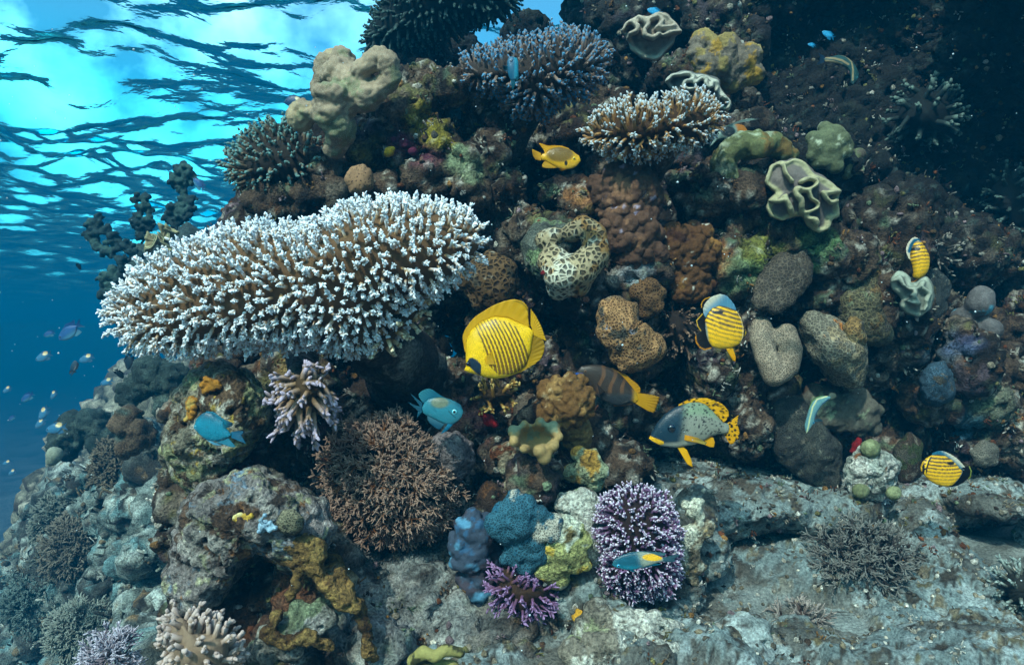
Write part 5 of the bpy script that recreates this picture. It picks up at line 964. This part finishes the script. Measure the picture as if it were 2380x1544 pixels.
# striped butterflyfish
def c_exq(centre, ang, sp, ncv, spot):
    ca, sa = math.cos(ang), math.sin(ang)
    def f(x, y):
        C = np.tile(S(250, 200, 0), (len(x), 1)); u = (x - centre[0]) * ca + (y - centre[1]) * sa; v = -(x - centre[0]) * sa + (y - centre[1]) * ca
        v = v - ncv * u * u; ph = (v / sp) % 1; w = .17 - .06 * np.clip((v + 2 * sp) / (6 * sp), -1, 1)
        line = sstep(w + .1, w, np.abs(ph - .5)) * np.clip(1.1 - (v / sp + 1) * .16, .1, 1) * (v > -4.6 * sp)
        C = mixc(C, S(40, 40, 60), line * .9)
        return mixc(C, S(10, 10, 14), sstep(1.2, .8, ((x - spot[0]) / spot[2]) ** 2 + ((y - spot[1]) / spot[3]) ** 2))
    return f
b7 = c_exq((680, 760), .30, 84, -.00022, (560, 480, 110, 32))
def c7(x, y):
    C = b7(x, y); d1 = near_line(x, y, [(945,440),(1020,600),(1060,760),(1055,950),(1020,1090)]); d2 = near_line(x, y, [(1000,470),(1060,620),(1105,800),(1085,960),(1040,1050)])
    C = mixc(C, S(16, 14, 12), sstep(20, 11, d2)); C = mixc(C, S(244, 226, 190), sstep(9, 5, d1)); C = mixc(C, S(250, 206, 10), (x > 1115) * 1.)
    return mixc(C, S(110, 160, 190), sstep(360, 330, x - .15 * (y - 700)) * (y > 680) * .8)
WD = S(226, 234, 238)
fish('largest yellow striped butterflyfish, white dorsal fin raised, below the dark plate coral', 1.98, (2390, 1000, 230 / 1315), (1150, 880), (330, 640),
     [(1120,790),(1060,600),(960,450),(800,385),(620,345),(480,390),(400,480),(345,560)], [(1130,960),(1060,1060),(960,1140),(800,1195),(620,1200),(480,1160),(390,1050),(350,900),(335,760)], .34, c7,
     [('dorsal_fin', [(945,440),(800,388),(620,348),(480,395),(400,480),(345,575)], [(940,390),(915,330),(880,280),(850,240),(800,190),(755,145),(690,125),(625,112),(530,140),(430,185),(360,260),(300,340),(285,400),(300,500),(312,600)], grad(WD, S(120,180,210), (500,180), (640,340))),
      ('dorsal_fin_edge', [(430,180),(340,270),(285,400)], [(420,170),(330,200),(270,260),(245,330),(255,385)], lambda x, y: mixc(np.tile(S(14, 12, 12), (len(x), 1)), S(230, 176, 0), sstep(22, 10, near_line(x, y, [(420,170),(330,200),(270,260),(245,330),(255,385)])))),
      ('tail_fin', [(330,560),(325,680),(330,800)], [(275,495),(150,640),(180,760),(255,870)], lambda x, y: mixc(np.tile(S(14, 12, 12), (len(x), 1)), S(236, 200, 60), sstep(24, 12, near_line(x, y, [(275,495),(150,640),(180,760),(255,870)])))),
      ('anal_fin', [(335,800),(350,920),(390,1050),(470,1165)], [(150,900),(130,980),(150,1090),(220,1180),(320,1230),(440,1195)], lambda x, y: mixc(np.tile(S(16, 12, 10), (len(x), 1)), S(230, 160, 0), sstep(28, 14, near_line(x, y, [(130,930),(140,1050),(200,1165),(320,1225),(450,1190)]))))],
     eye=((1092,850), 26, S(30, 24, 10), S(4, 4, 4)), paired=[('pelvic_fin', [(745,1195),(880,1185)], [(890,1445),(925,1450),(940,1380)], solid(S(246, 196, 0)), .05)], name='butterflyfish')
b8 = c_exq((600, 700), -.10, 92, .0004, (450, 480, 90, 50))
def c8(x, y): return mixc(b8(x, y), S(190, 180, 150), sstep(330, 270, y) * .7)
fish('narrow yellow striped butterflyfish seen end on, above the small grey green leather coral', 2.2, (3110, 800, 150 / 1103), (840, 760), (370, 760),
     [(820,580),(740,450),(660,320),(560,250),(470,300),(400,430),(360,600)], [(830,900),(790,1060),(700,1170),(560,1240),(460,1190),(440,1050),(420,900)], .42, c8,
     [('dorsal_fin', [(660,320),(560,255),(470,310),(400,440),(350,620),(375,740)], [(640,270),(570,195),(490,158),(400,200),(300,330),(262,450),(275,590),(330,710)], lambda x, y: mixc(np.tile(S(240, 244, 246), (len(x), 1)), S(30, 120, 160), sstep(70, 30, near_line(x, y, [(600,250),(480,260),(400,370),(350,520)])))),
      ('tail_fin', [(375,760),(420,900),(445,1050)], [(320,720),(340,900),(390,1070),(410,1170)], solid(S(16, 14, 14))),
      ('anal_fin', [(430,1160),(480,1215),(550,1240)], [(390,1200),(385,1315),(460,1310),(540,1260)], lambda x, y: mixc(np.tile(S(14, 12, 10), (len(x), 1)), S(236, 160, 0), sstep(22, 10, near_line(x, y, [(380,1320),(460,1310),(545,1260)]))))],
     eye=((815,760), 22, S(30, 24, 10), S(4, 4, 4)), name='butterflyfish', wexp=(.5, .5))
b9 = c_exq((900, 830), .03, 108, -.00012, (1120, 595, 130, 45))
def c9(x, y):
    C = b9(x, y); C = mixc(C, S(14, 12, 14), sstep(24, 12, near_line(x, y, [(540,400),(440,540),(380,740),(365,900)]))); C = mixc(C, S(250, 210, 20), sstep(18, 9, near_line(x, y, [(560,350),(440,450),(330,740),(350,940)])))
    C = mixc(C, S(12, 10, 12), (x < 322) * 1.); C = mixc(C, S(214, 172, 10), sstep(20, 10, near_line(x, y, [(310,560),(245,700),(250,860)])))
    return mixc(C, S(30, 120, 160), sstep(60, 30, near_line(x, y, [(1540,900),(1460,1060),(1340,1190)])))
fish('rightmost yellow striped butterflyfish, facing left low over the sand ledge', 2.1, (3170, 1540, 230 / 2089), (225, 770), (1560, 850),
     [(300,560),(440,420),(600,350),(800,330),(1000,370),(1200,480),(1350,620),(1480,790)], [(270,900),(350,980),(480,1120),(650,1240),(850,1315),(1050,1345),(1200,1310),(1350,1200),(1480,1020)], .36, c9,
     [('dorsal_fin', [(590,352),(800,330),(1000,372),(1200,485),(1350,625),(1500,820)], [(600,290),(750,225),(860,212),(960,225),(1050,255),(1200,330),(1350,420),(1480,540),(1640,730),(1590,860)], grad(WD, S(60,140,170), (1250,400), (1150,520))),
      ('tail_fin', [(1480,790),(1560,850),(1500,960)], [(1640,700),(1780,690),(1850,850),(1820,1040),(1750,1110)], lambda x, y: mixc(np.tile(S(10, 10, 18), (len(x), 1)), S(170, 190, 90), sstep(34, 20, near_line(x, y, [(1780,690),(1850,850),(1820,1040),(1750,1110)])))),
      ('anal_fin', [(1530,900),(1420,1100),(1300,1230),(1120,1335)], [(1660,880),(1740,1080),(1560,1230),(1400,1310),(1200,1350)], solid(S(12, 12, 18)))],
     eye=((335,770), 34, S(24, 20, 12), S(4, 4, 4)), name='butterflyfish')
# blue-grey damselfish
BL = S(28, 150, 178)
def c_b3(x, y): return mixc(np.tile(BL, (len(x), 1)), S(14, 108, 134), sstep(620, 300, y)) * (1 - .16 * sstep(.3, .5, np.sin((x + y) / 24) * np.sin((x - y) / 24)))[:, None]
fish('turquoise damselfish facing left before the mottled yellow green boulder', 1.72, (650, 1400, 230 / 2089), (205, 770), (1400, 980),
     [(200,640),(300,470),(450,330),(600,255),(800,300),(1000,440),(1150,540),(1220,760),(1320,870)], [(260,830),(380,950),(520,1080),(650,1150),(900,1190),(1080,1160),(1230,1100),(1320,1070)], .36, c_b3,
     [('dorsal_fin', [(600,260),(800,305),(1000,445),(1150,545),(1220,760)], [(600,235),(820,255),(1020,390),(1180,500),(1340,560),(1440,600),(1420,700),(1270,770)], grad(BL, S(10,70,96), (1150,550), (1400,650))),
      ('tail_fin', [(1380,890),(1400,980),(1390,1070)], [(1560,860),(1740,850),(1780,900),(1700,1000),(1800,1150),(1860,1270)], solid(S(18, 130, 170))),
      ('anal_fin', [(900,1190),(1080,1165),(1290,1085)], [(1150,1290),(1400,1375),(1540,1365),(1420,1220),(1310,1090)], solid(S(60, 170, 200))),],
     eye=((275,720), 44, S(90, 200, 224), S(6, 30, 50)), paired=[('pelvic_fin', [(620,1150),(780,1180)], [(850,1290),(1000,1310),(1110,1305)], solid(S(120, 205, 235)), .15)], name='damselfish')
def c_b4(x, y):
    C = np.tile(S(52, 146, 166), (len(x), 1)); C = mixc(C, S(8, 100, 130), sstep(1150, 1450, x - .2 * y) * sstep(800, 560, y)); C = mixc(C, S(108, 128, 120), sstep(1.2, .3, ((x - 960) / 300) ** 2 + ((y - 530) / 180) ** 2))
    return mixc(C, S(10, 26, 40), sstep(14, 7, near_line(x, y, [(1210,760),(1290,860),(1400,950)])))
fish('pale blue damselfish with a fringed dorsal fin facing right near the brown thicket', 1.85, (1410, 1330, 220 / 1788), (1610, 800), (440, 690),
     [(1590,720),(1540,600),(1400,510),(1200,430),(1000,390),(800,390),(620,430),(500,560),(470,640)], [(1570,940),(1480,1050),(1330,1150),(1100,1150),(900,1060),(700,950),(560,890),(480,830)], .38, c_b4,
     [('dorsal_fin', [(1150,420),(1000,392),(800,392),(620,432),(520,540)], [(960,340),(850,240),(780,195),(700,160),(640,145),(560,160),(470,195),(400,240),(350,300),(360,380),(450,520)], grad(S(30,130,160), S(60,160,180), (800,380), (500,200))),
      ('tail_fin', [(470,560),(440,690),(450,800)], [(100,265),(250,450),(400,660),(300,640),(150,560),(40,520),(200,660),(330,760),(320,860),(300,980)], solid(S(24, 108, 136))),
      ('anal_fin', [(1080,1150),(900,1065),(700,955),(600,910)], [(950,1300),(850,1270),(750,1190),(660,1110),(610,1030),(595,940)], grad(S(90,150,170), S(30,110,140), (800,1000), (750,1200)))],
     eye=((1370,790), 74, S(120, 210, 226), S(3, 6, 12)), paired=[('pelvic_fin', [(1180,1130),(1310,1150)], [(970,1430),(1150,1330),(1290,1200)], solid(S(30, 160, 200)), .12)], name='damselfish')
# damselfish with the yellow patch
def c_12(x, y):
    C = mixc(np.tile(S(20, 100, 122), (len(x), 1)), S(70, 130, 140), sstep(450, 200, x) * .6); C = mixc(C, S(150, 170, 172), sstep(950, 1250, x + .3 * (500 - y)) )
    C = mixc(C, S(246, 196, 40), sstep(1.3, .75, ((x - 1500) / 320) ** 2 + ((y - 375 - .06 * (x - 1500)) / 105) ** 2)); C = mixc(C, S(60, 110, 128), sstep(1780, 1900, x))
    return mixc(C, S(10, 150, 176), sstep(560, 720, y) * sstep(1300, 900, x))
fish('slim blue damselfish with a yellow patch near its tail, before the purple coral', 1.68, (2100, 1890, 260 / 2380), (225, 620), (1870, 455),
     [(270,510),(360,410),(560,310),(800,245),(1100,212),(1400,230),(1600,300),(1760,370),(1840,400)], [(300,690),(420,735),(640,780),(850,795),(1050,760),(1300,680),(1500,620),(1700,550),(1840,520)], .42, c_12,
     [('dorsal_fin', [(700,270),(1100,214),(1400,232),(1620,310)], [(800,228),(1100,196),(1500,210),(1800,235),(1960,250),(1900,330),(1720,345)], solid(S(96, 146, 156))),
      ('tail_fin', [(1820,400),(1850,460),(1820,520)], [(2100,330),(2300,295),(2380,330),(2200,440),(2250,520),(2100,550)], solid(S(72, 118, 134))),
      ('anal_fin', [(1150,720),(1400,650),(1600,590)], [(1200,745),(1500,665),(1750,625),(1800,610)], solid(S(20, 140, 170)))],
     eye=((425,640), 55, S(60, 180, 220), S(2, 12, 60)), paired=[('pelvic_fin', [(760,790),(880,795)], [(900,860),(960,820)], solid(S(20, 130, 160)), .2)], name='damselfish')
# wrasses
def c_w(x, y): return mixc(np.tile(S(120, 170, 174), (len(x), 1)), S(196, 214, 176), sstep(26, 10, near_line(x, y, [(260,1380),(330,950),(420,600),(560,380),(860,290)])))
fish('slender pale striped wrasse swimming head down over the grey honeycomb coral', 2.2, (2770, 1340, 150 / 1287), (250, 1390), (980, 310),
     [(215,1300),(200,1150),(250,950),(330,680),(430,470),(560,350),(740,290),(880,285)], [(310,1340),(400,1200),(480,1060),(520,900),(600,720),(720,560),(850,450),(960,370)], .55,
     lambda x, y: mixc(mixc(c_w(x, y), S(20, 80, 130), sstep(22, 10, near_line(x, y, [(480,980),(520,820),(620,660),(740,500),(900,380)]))), S(120, 210, 226), sstep(18, 8, near_line(x, y, [(510,960),(560,800),(680,640),(800,490),(960,370)]))),
     [('tail_fin', [(900,285),(980,310),(960,380)], [(980,180),(1120,210),(1150,300),(1060,370)], solid(S(96, 116, 116))),
      ('dorsal_fin', [(330,690),(430,480),(560,360),(740,296)], [(320,680),(405,450),(545,325),(740,270)], solid(S(110, 160, 110)))],
     eye=((440,1075), 40, S(60, 180, 220), S(3, 20, 60)), paired=[('pectoral_fin', [(500,990),(500,1060)], [(640,960),(720,1020)], solid(S(30, 100, 120)), .4)], name='wrasse')
fish('dim curved wrasse with pale lengthwise stripes in the dark upper right', 2.75, (2820, 160, 190 / 1726), (1290, 1215), (340, 420),
     [(1380,1140),(1450,1000),(1470,850),(1390,680),(1290,520),(1150,400),(1000,310),(820,280),(600,330),(440,350)], [(1215,1150),(1215,950),(1180,800),(1100,700),(980,630),(800,555),(600,520),(420,500)], .5,
     lambda x, y: mixc(mixc(np.tile(S(30, 80, 84), (len(x), 1)), S(150, 140, 116), sstep(40, 18, near_line(x, y, [(390,470),(640,500),(900,590)]))), S(150, 140, 116), np.maximum(sstep(34, 14, near_line(x, y, [(1260,1080),(1250,760),(1200,520),(1050,340),(900,280)])), sstep(40, 20, near_line(x, y, [(400,370),(700,420),(900,480),(1100,600)])))),
     [('tail_fin', [(420,350),(340,420),(400,500)], [(200,220),(250,400),(130,600)], solid(S(20, 60, 90)))],
     eye=((1400,1000), 30, S(60, 150, 160), S(4, 20, 30)), name='wrasse')
# fish by the upper colonies
fish('small blue damselfish diving in front of the uppermost blue tipped coral', 2.12, (1730, 180, 110 / 1213), (560, 180), (550, 1100),
     [(720,250),(770,400),(775,700),(770,950),(700,1050)], [(420,190),(340,350),(330,600),(370,850),(450,1050)], .6, lambda x, y: mixc(np.tile(S(14, 100, 134), (len(x), 1)), S(30, 160, 190), sstep(560, 680, x)),
     [('tail_fin', [(640,1050),(550,1100),(470,1040)], [(650,1250),(570,1450),(520,1420)], solid(S(16, 112, 134))), ('dorsal_fin', [(770,700),(765,900),(700,1040)], [(785,850),(772,1030),(690,1160)], solid(S(60, 150, 170)))],
     eye=((500,380), 60, S(12, 70, 110), S(2, 8, 30)), paired=[('pectoral_fin', [(350,560),(350,680)], [(150,560),(220,700)], solid(S(30, 100, 120)), .3)], name='damselfish')
def c_14(x, y): return mixc(np.tile(S(10, 70, 112), (len(x), 1)), S(226, 226, 206), sstep(1.2, .6, ((x - 1180 - .7 * (y - 700)) / 170) ** 2 + ((y - 690) / 160) ** 2))
fish('dark blue damselfish with a pale back patch peeking behind the pale leather coral', 2.5, (960, 300, 160 / 2380), (380, 840), (1560, 980),
     [(480,660),(620,530),(800,450),(950,460),(1150,560),(1350,740),(1450,880)], [(480,920),(650,1020),(800,1080),(1000,1140),(1250,1120),(1450,1060)], .4, c_14,
     [('dorsal_fin', [(640,530),(900,460),(1150,560),(1350,740)], [(700,470),(900,420),(1200,530),(1320,620)], solid(S(8, 60, 100))), ('tail_fin', [(1500,900),(1550,980),(1500,1060)], [(1800,860),(1740,980),(1800,1120)], solid(S(120, 170, 180)))],
     eye=((540,720), 44, S(8, 40, 80), S(2, 6, 20)), name='damselfish')
def c_15(x, y): return mixc(mixc(np.tile(S(110, 140, 146), (len(x), 1)), S(18, 30, 36), sstep(1.2, .7, ((x - 850) / 250) ** 2 + ((y - 680) / 190) ** 2)), S(170, 110, 4), sstep(1050, 1200, x + .3 * (500 - y)))
fish('dim grey and yellow bannerfish with a long white streamer behind the golden coral', 2.5, (2440, 390, 240 / 2380), (240, 1170), (1600, 800),
     [(330,1000),(450,800),(560,620),(750,480),(960,420),(1200,400),(1400,440),(1500,560),(1580,700)], [(330,1130),(500,960),(700,900),(900,960),(1100,980),(1300,930),(1500,880)], .36, c_15,
     [('dorsal_fin', [(750,485),(960,425),(1100,420)], [(1150,320),(1400,240),(1650,205),(1900,235),(1700,225),(1300,330)], solid(S(150, 180, 186))), ('tail_fin', [(1540,700),(1600,800),(1520,880)], [(1720,740),(1720,860),(1660,930)], solid(S(160, 120, 10)))],
     eye=((520,760), 30, S(30, 40, 40), S(4, 4, 4)), name='bannerfish')
# the shoal over the drop-off: one small damselfish built, then copied
def copies(src, px, py, Y, len_px, head, lit, label, group, roll=0.0):
    r = src.copy(); COL.objects.link(r); r['label'] = label; r['group'] = group
    sc = .85 * len_px * Y / FPX / src['len']; a = math.radians(head); f = Vector((math.cos(a), roll, math.sin(a))).normalized()
    u = Vector((-math.sin(a), 0, math.cos(a))); u = u if u.z > 0 else -u
    y = u.cross(f).normalized(); u = f.cross(y)
    r.matrix_world = Matrix.Translation(Vector(at(px, py, Y))) @ Matrix(((f.x, y.x, u.x), (f.y, y.y, u.y), (f.z, y.z, u.z))).to_4x4() @ Matrix.Scale(sc, 4)
    for ch in src.children:
        c = ch.copy(); COL.objects.link(c); c.parent = r
    return r
def small(label, col, px, py, Y, len_px, head, group, fork=False, roll=0.0):
    k = len_px / 1000 * 1.493697
    x0, y0 = px * 1.493697 - 500 * k, py * 1.493697 - 500 * k
    t = [('dorsal_fin', [(300,330),(500,290),(650,370),(720,440)], [(300,290),(500,215),(700,270),(830,250 if fork else 310),(740,440)], col), ('anal_fin', [(500,720),(640,660),(720,590)], [(560,780),(760,770),(800,760),(730,590)], col),
         ('tail_fin', [(770,440),(775,500),(770,560)], [(1000,330),(880,500),(1000,690)], col)]
    r = fish(label, Y, (x0, y0, k), (0, 530), (780, 500), [(60,420),(200,340),(400,290),(600,340),(720,430)], [(60,600),(200,690),(400,735),(600,690),(720,570)], .40, col, t, eye=((110,490), 34, S(60,80,90), S(4,6,8)), name='damselfish', group=group, nl=50, nr=28)
    r['len'] = len_px * Y / FPX; a = math.radians(head - 180)
    r.matrix_world = Matrix.Translation(r.matrix_world.translation) @ Matrix.Rotation(-a, 4, 'Y') @ r.matrix_world.to_3x3().to_4x4()
    return r
SH = 'damselfish shoaling over the drop off'
def c_ws(x, y): return mixc(np.tile(S(70, 140, 180), (len(x), 1)), S(240, 232, 200), sstep(1.2, .5, ((x - 640) / 150) ** 2 + ((y - 370) / 120) ** 2))
def c_bs(x, y): return mixc(np.tile(S(40, 100, 160), (len(x), 1)), S(110, 180, 206), sstep(500, 750, y))
def c_ds(x, y): return np.tile(S(14, 40, 56), (len(x), 1))
A1 = small('brightest pale spotted damselfish at the mouth of the drop off, lowest right of the shoal', c_ws, 132, 995, 3.0, 52, 190, SH)
for px, py, Y, ln, hd, lb in ((98,830,3.4,50,205,'large pale spotted damselfish high in the shoal, left of the hovering pair'),(198,834,3.7,46,200,'pale spotted damselfish nearest the lower left fringe of the white table coral'),(124,918,4.2,30,240,'faint pale spotted damselfish in the centre of the shoal'),
    (100,962,3.5,46,238,'upper of two pale spotted damselfish stacked close together'),(92,985,3.6,40,225,'lower of two pale spotted damselfish stacked close together'),(14,1076,4.4,28,200,'small pale spotted damselfish at the left edge, above another'),
    (27,1098,4.6,28,215,'small pale spotted damselfish at the left edge, lowest of all'),(246,888,4.2,40,200,'dark damselfish with a dull yellow spot by the far coral head'),(15,906,4.4,30,215,'bluish damselfish at the left edge of the shoal, mid height')):
    copies(A1, px, py, Y, ln, hd, 0, lb, SH)
A2 = small('blue swallow tailed damselfish with long dark fin tips left of the white table coral', c_bs, 166, 772, 3.2, 68, 215, SH, fork=True)
for px, py, Y, ln, hd, lb in ((112,776,5.0,34,200,'blurred blue damselfish just left of the swallow tailed one'),(61,924,4.0,42,215,'plain blue damselfish in open water, left centre of the shoal'),(26,972,5.2,24,225,'faintest blue damselfish low at the left edge'),(460,425,3.6,46,135,'blue damselfish passing behind the tall dark coral stack')):
    copies(A2, px, py, Y, ln, hd, 0, lb, SH)
A3 = small('thin dark fish hanging upright, nearer the white table coral', c_ds, 304, 842, 3.8, 42, 262, SH)
for px, py, Y, ln, hd, lb in ((279,870,4.0,40,280,'thin dark fish hanging upright, farther from the white table coral'),(172,850,3.5,56,125,'slim silvery dark headed fish slanting down through the shoal'),(184,620,4.6,26,265,'tiny dark fish alone in the blue below the far bushes')):
    copies(A3, px, py, Y, ln, hd, 0, lb, SH, roll=.9)
A4 = small('tiny bright blue fish in the dark at upper right, larger of two', solid(S(40, 170, 225)), 1926, 79, 2.7, 34, 150, 'tiny blue fish in the dark corner')
copies(A4, 1885, 104, 2.7, 24, 170, 0, 'tiny bright blue fish in the dark at upper right, smaller of two', 'tiny blue fish in the dark corner')
copies(A4, 1518, 26, 2.9, 44, 165, 0, 'pale blue fish just above the top ruffled leather coral', 'tiny blue fish in the dark corner')
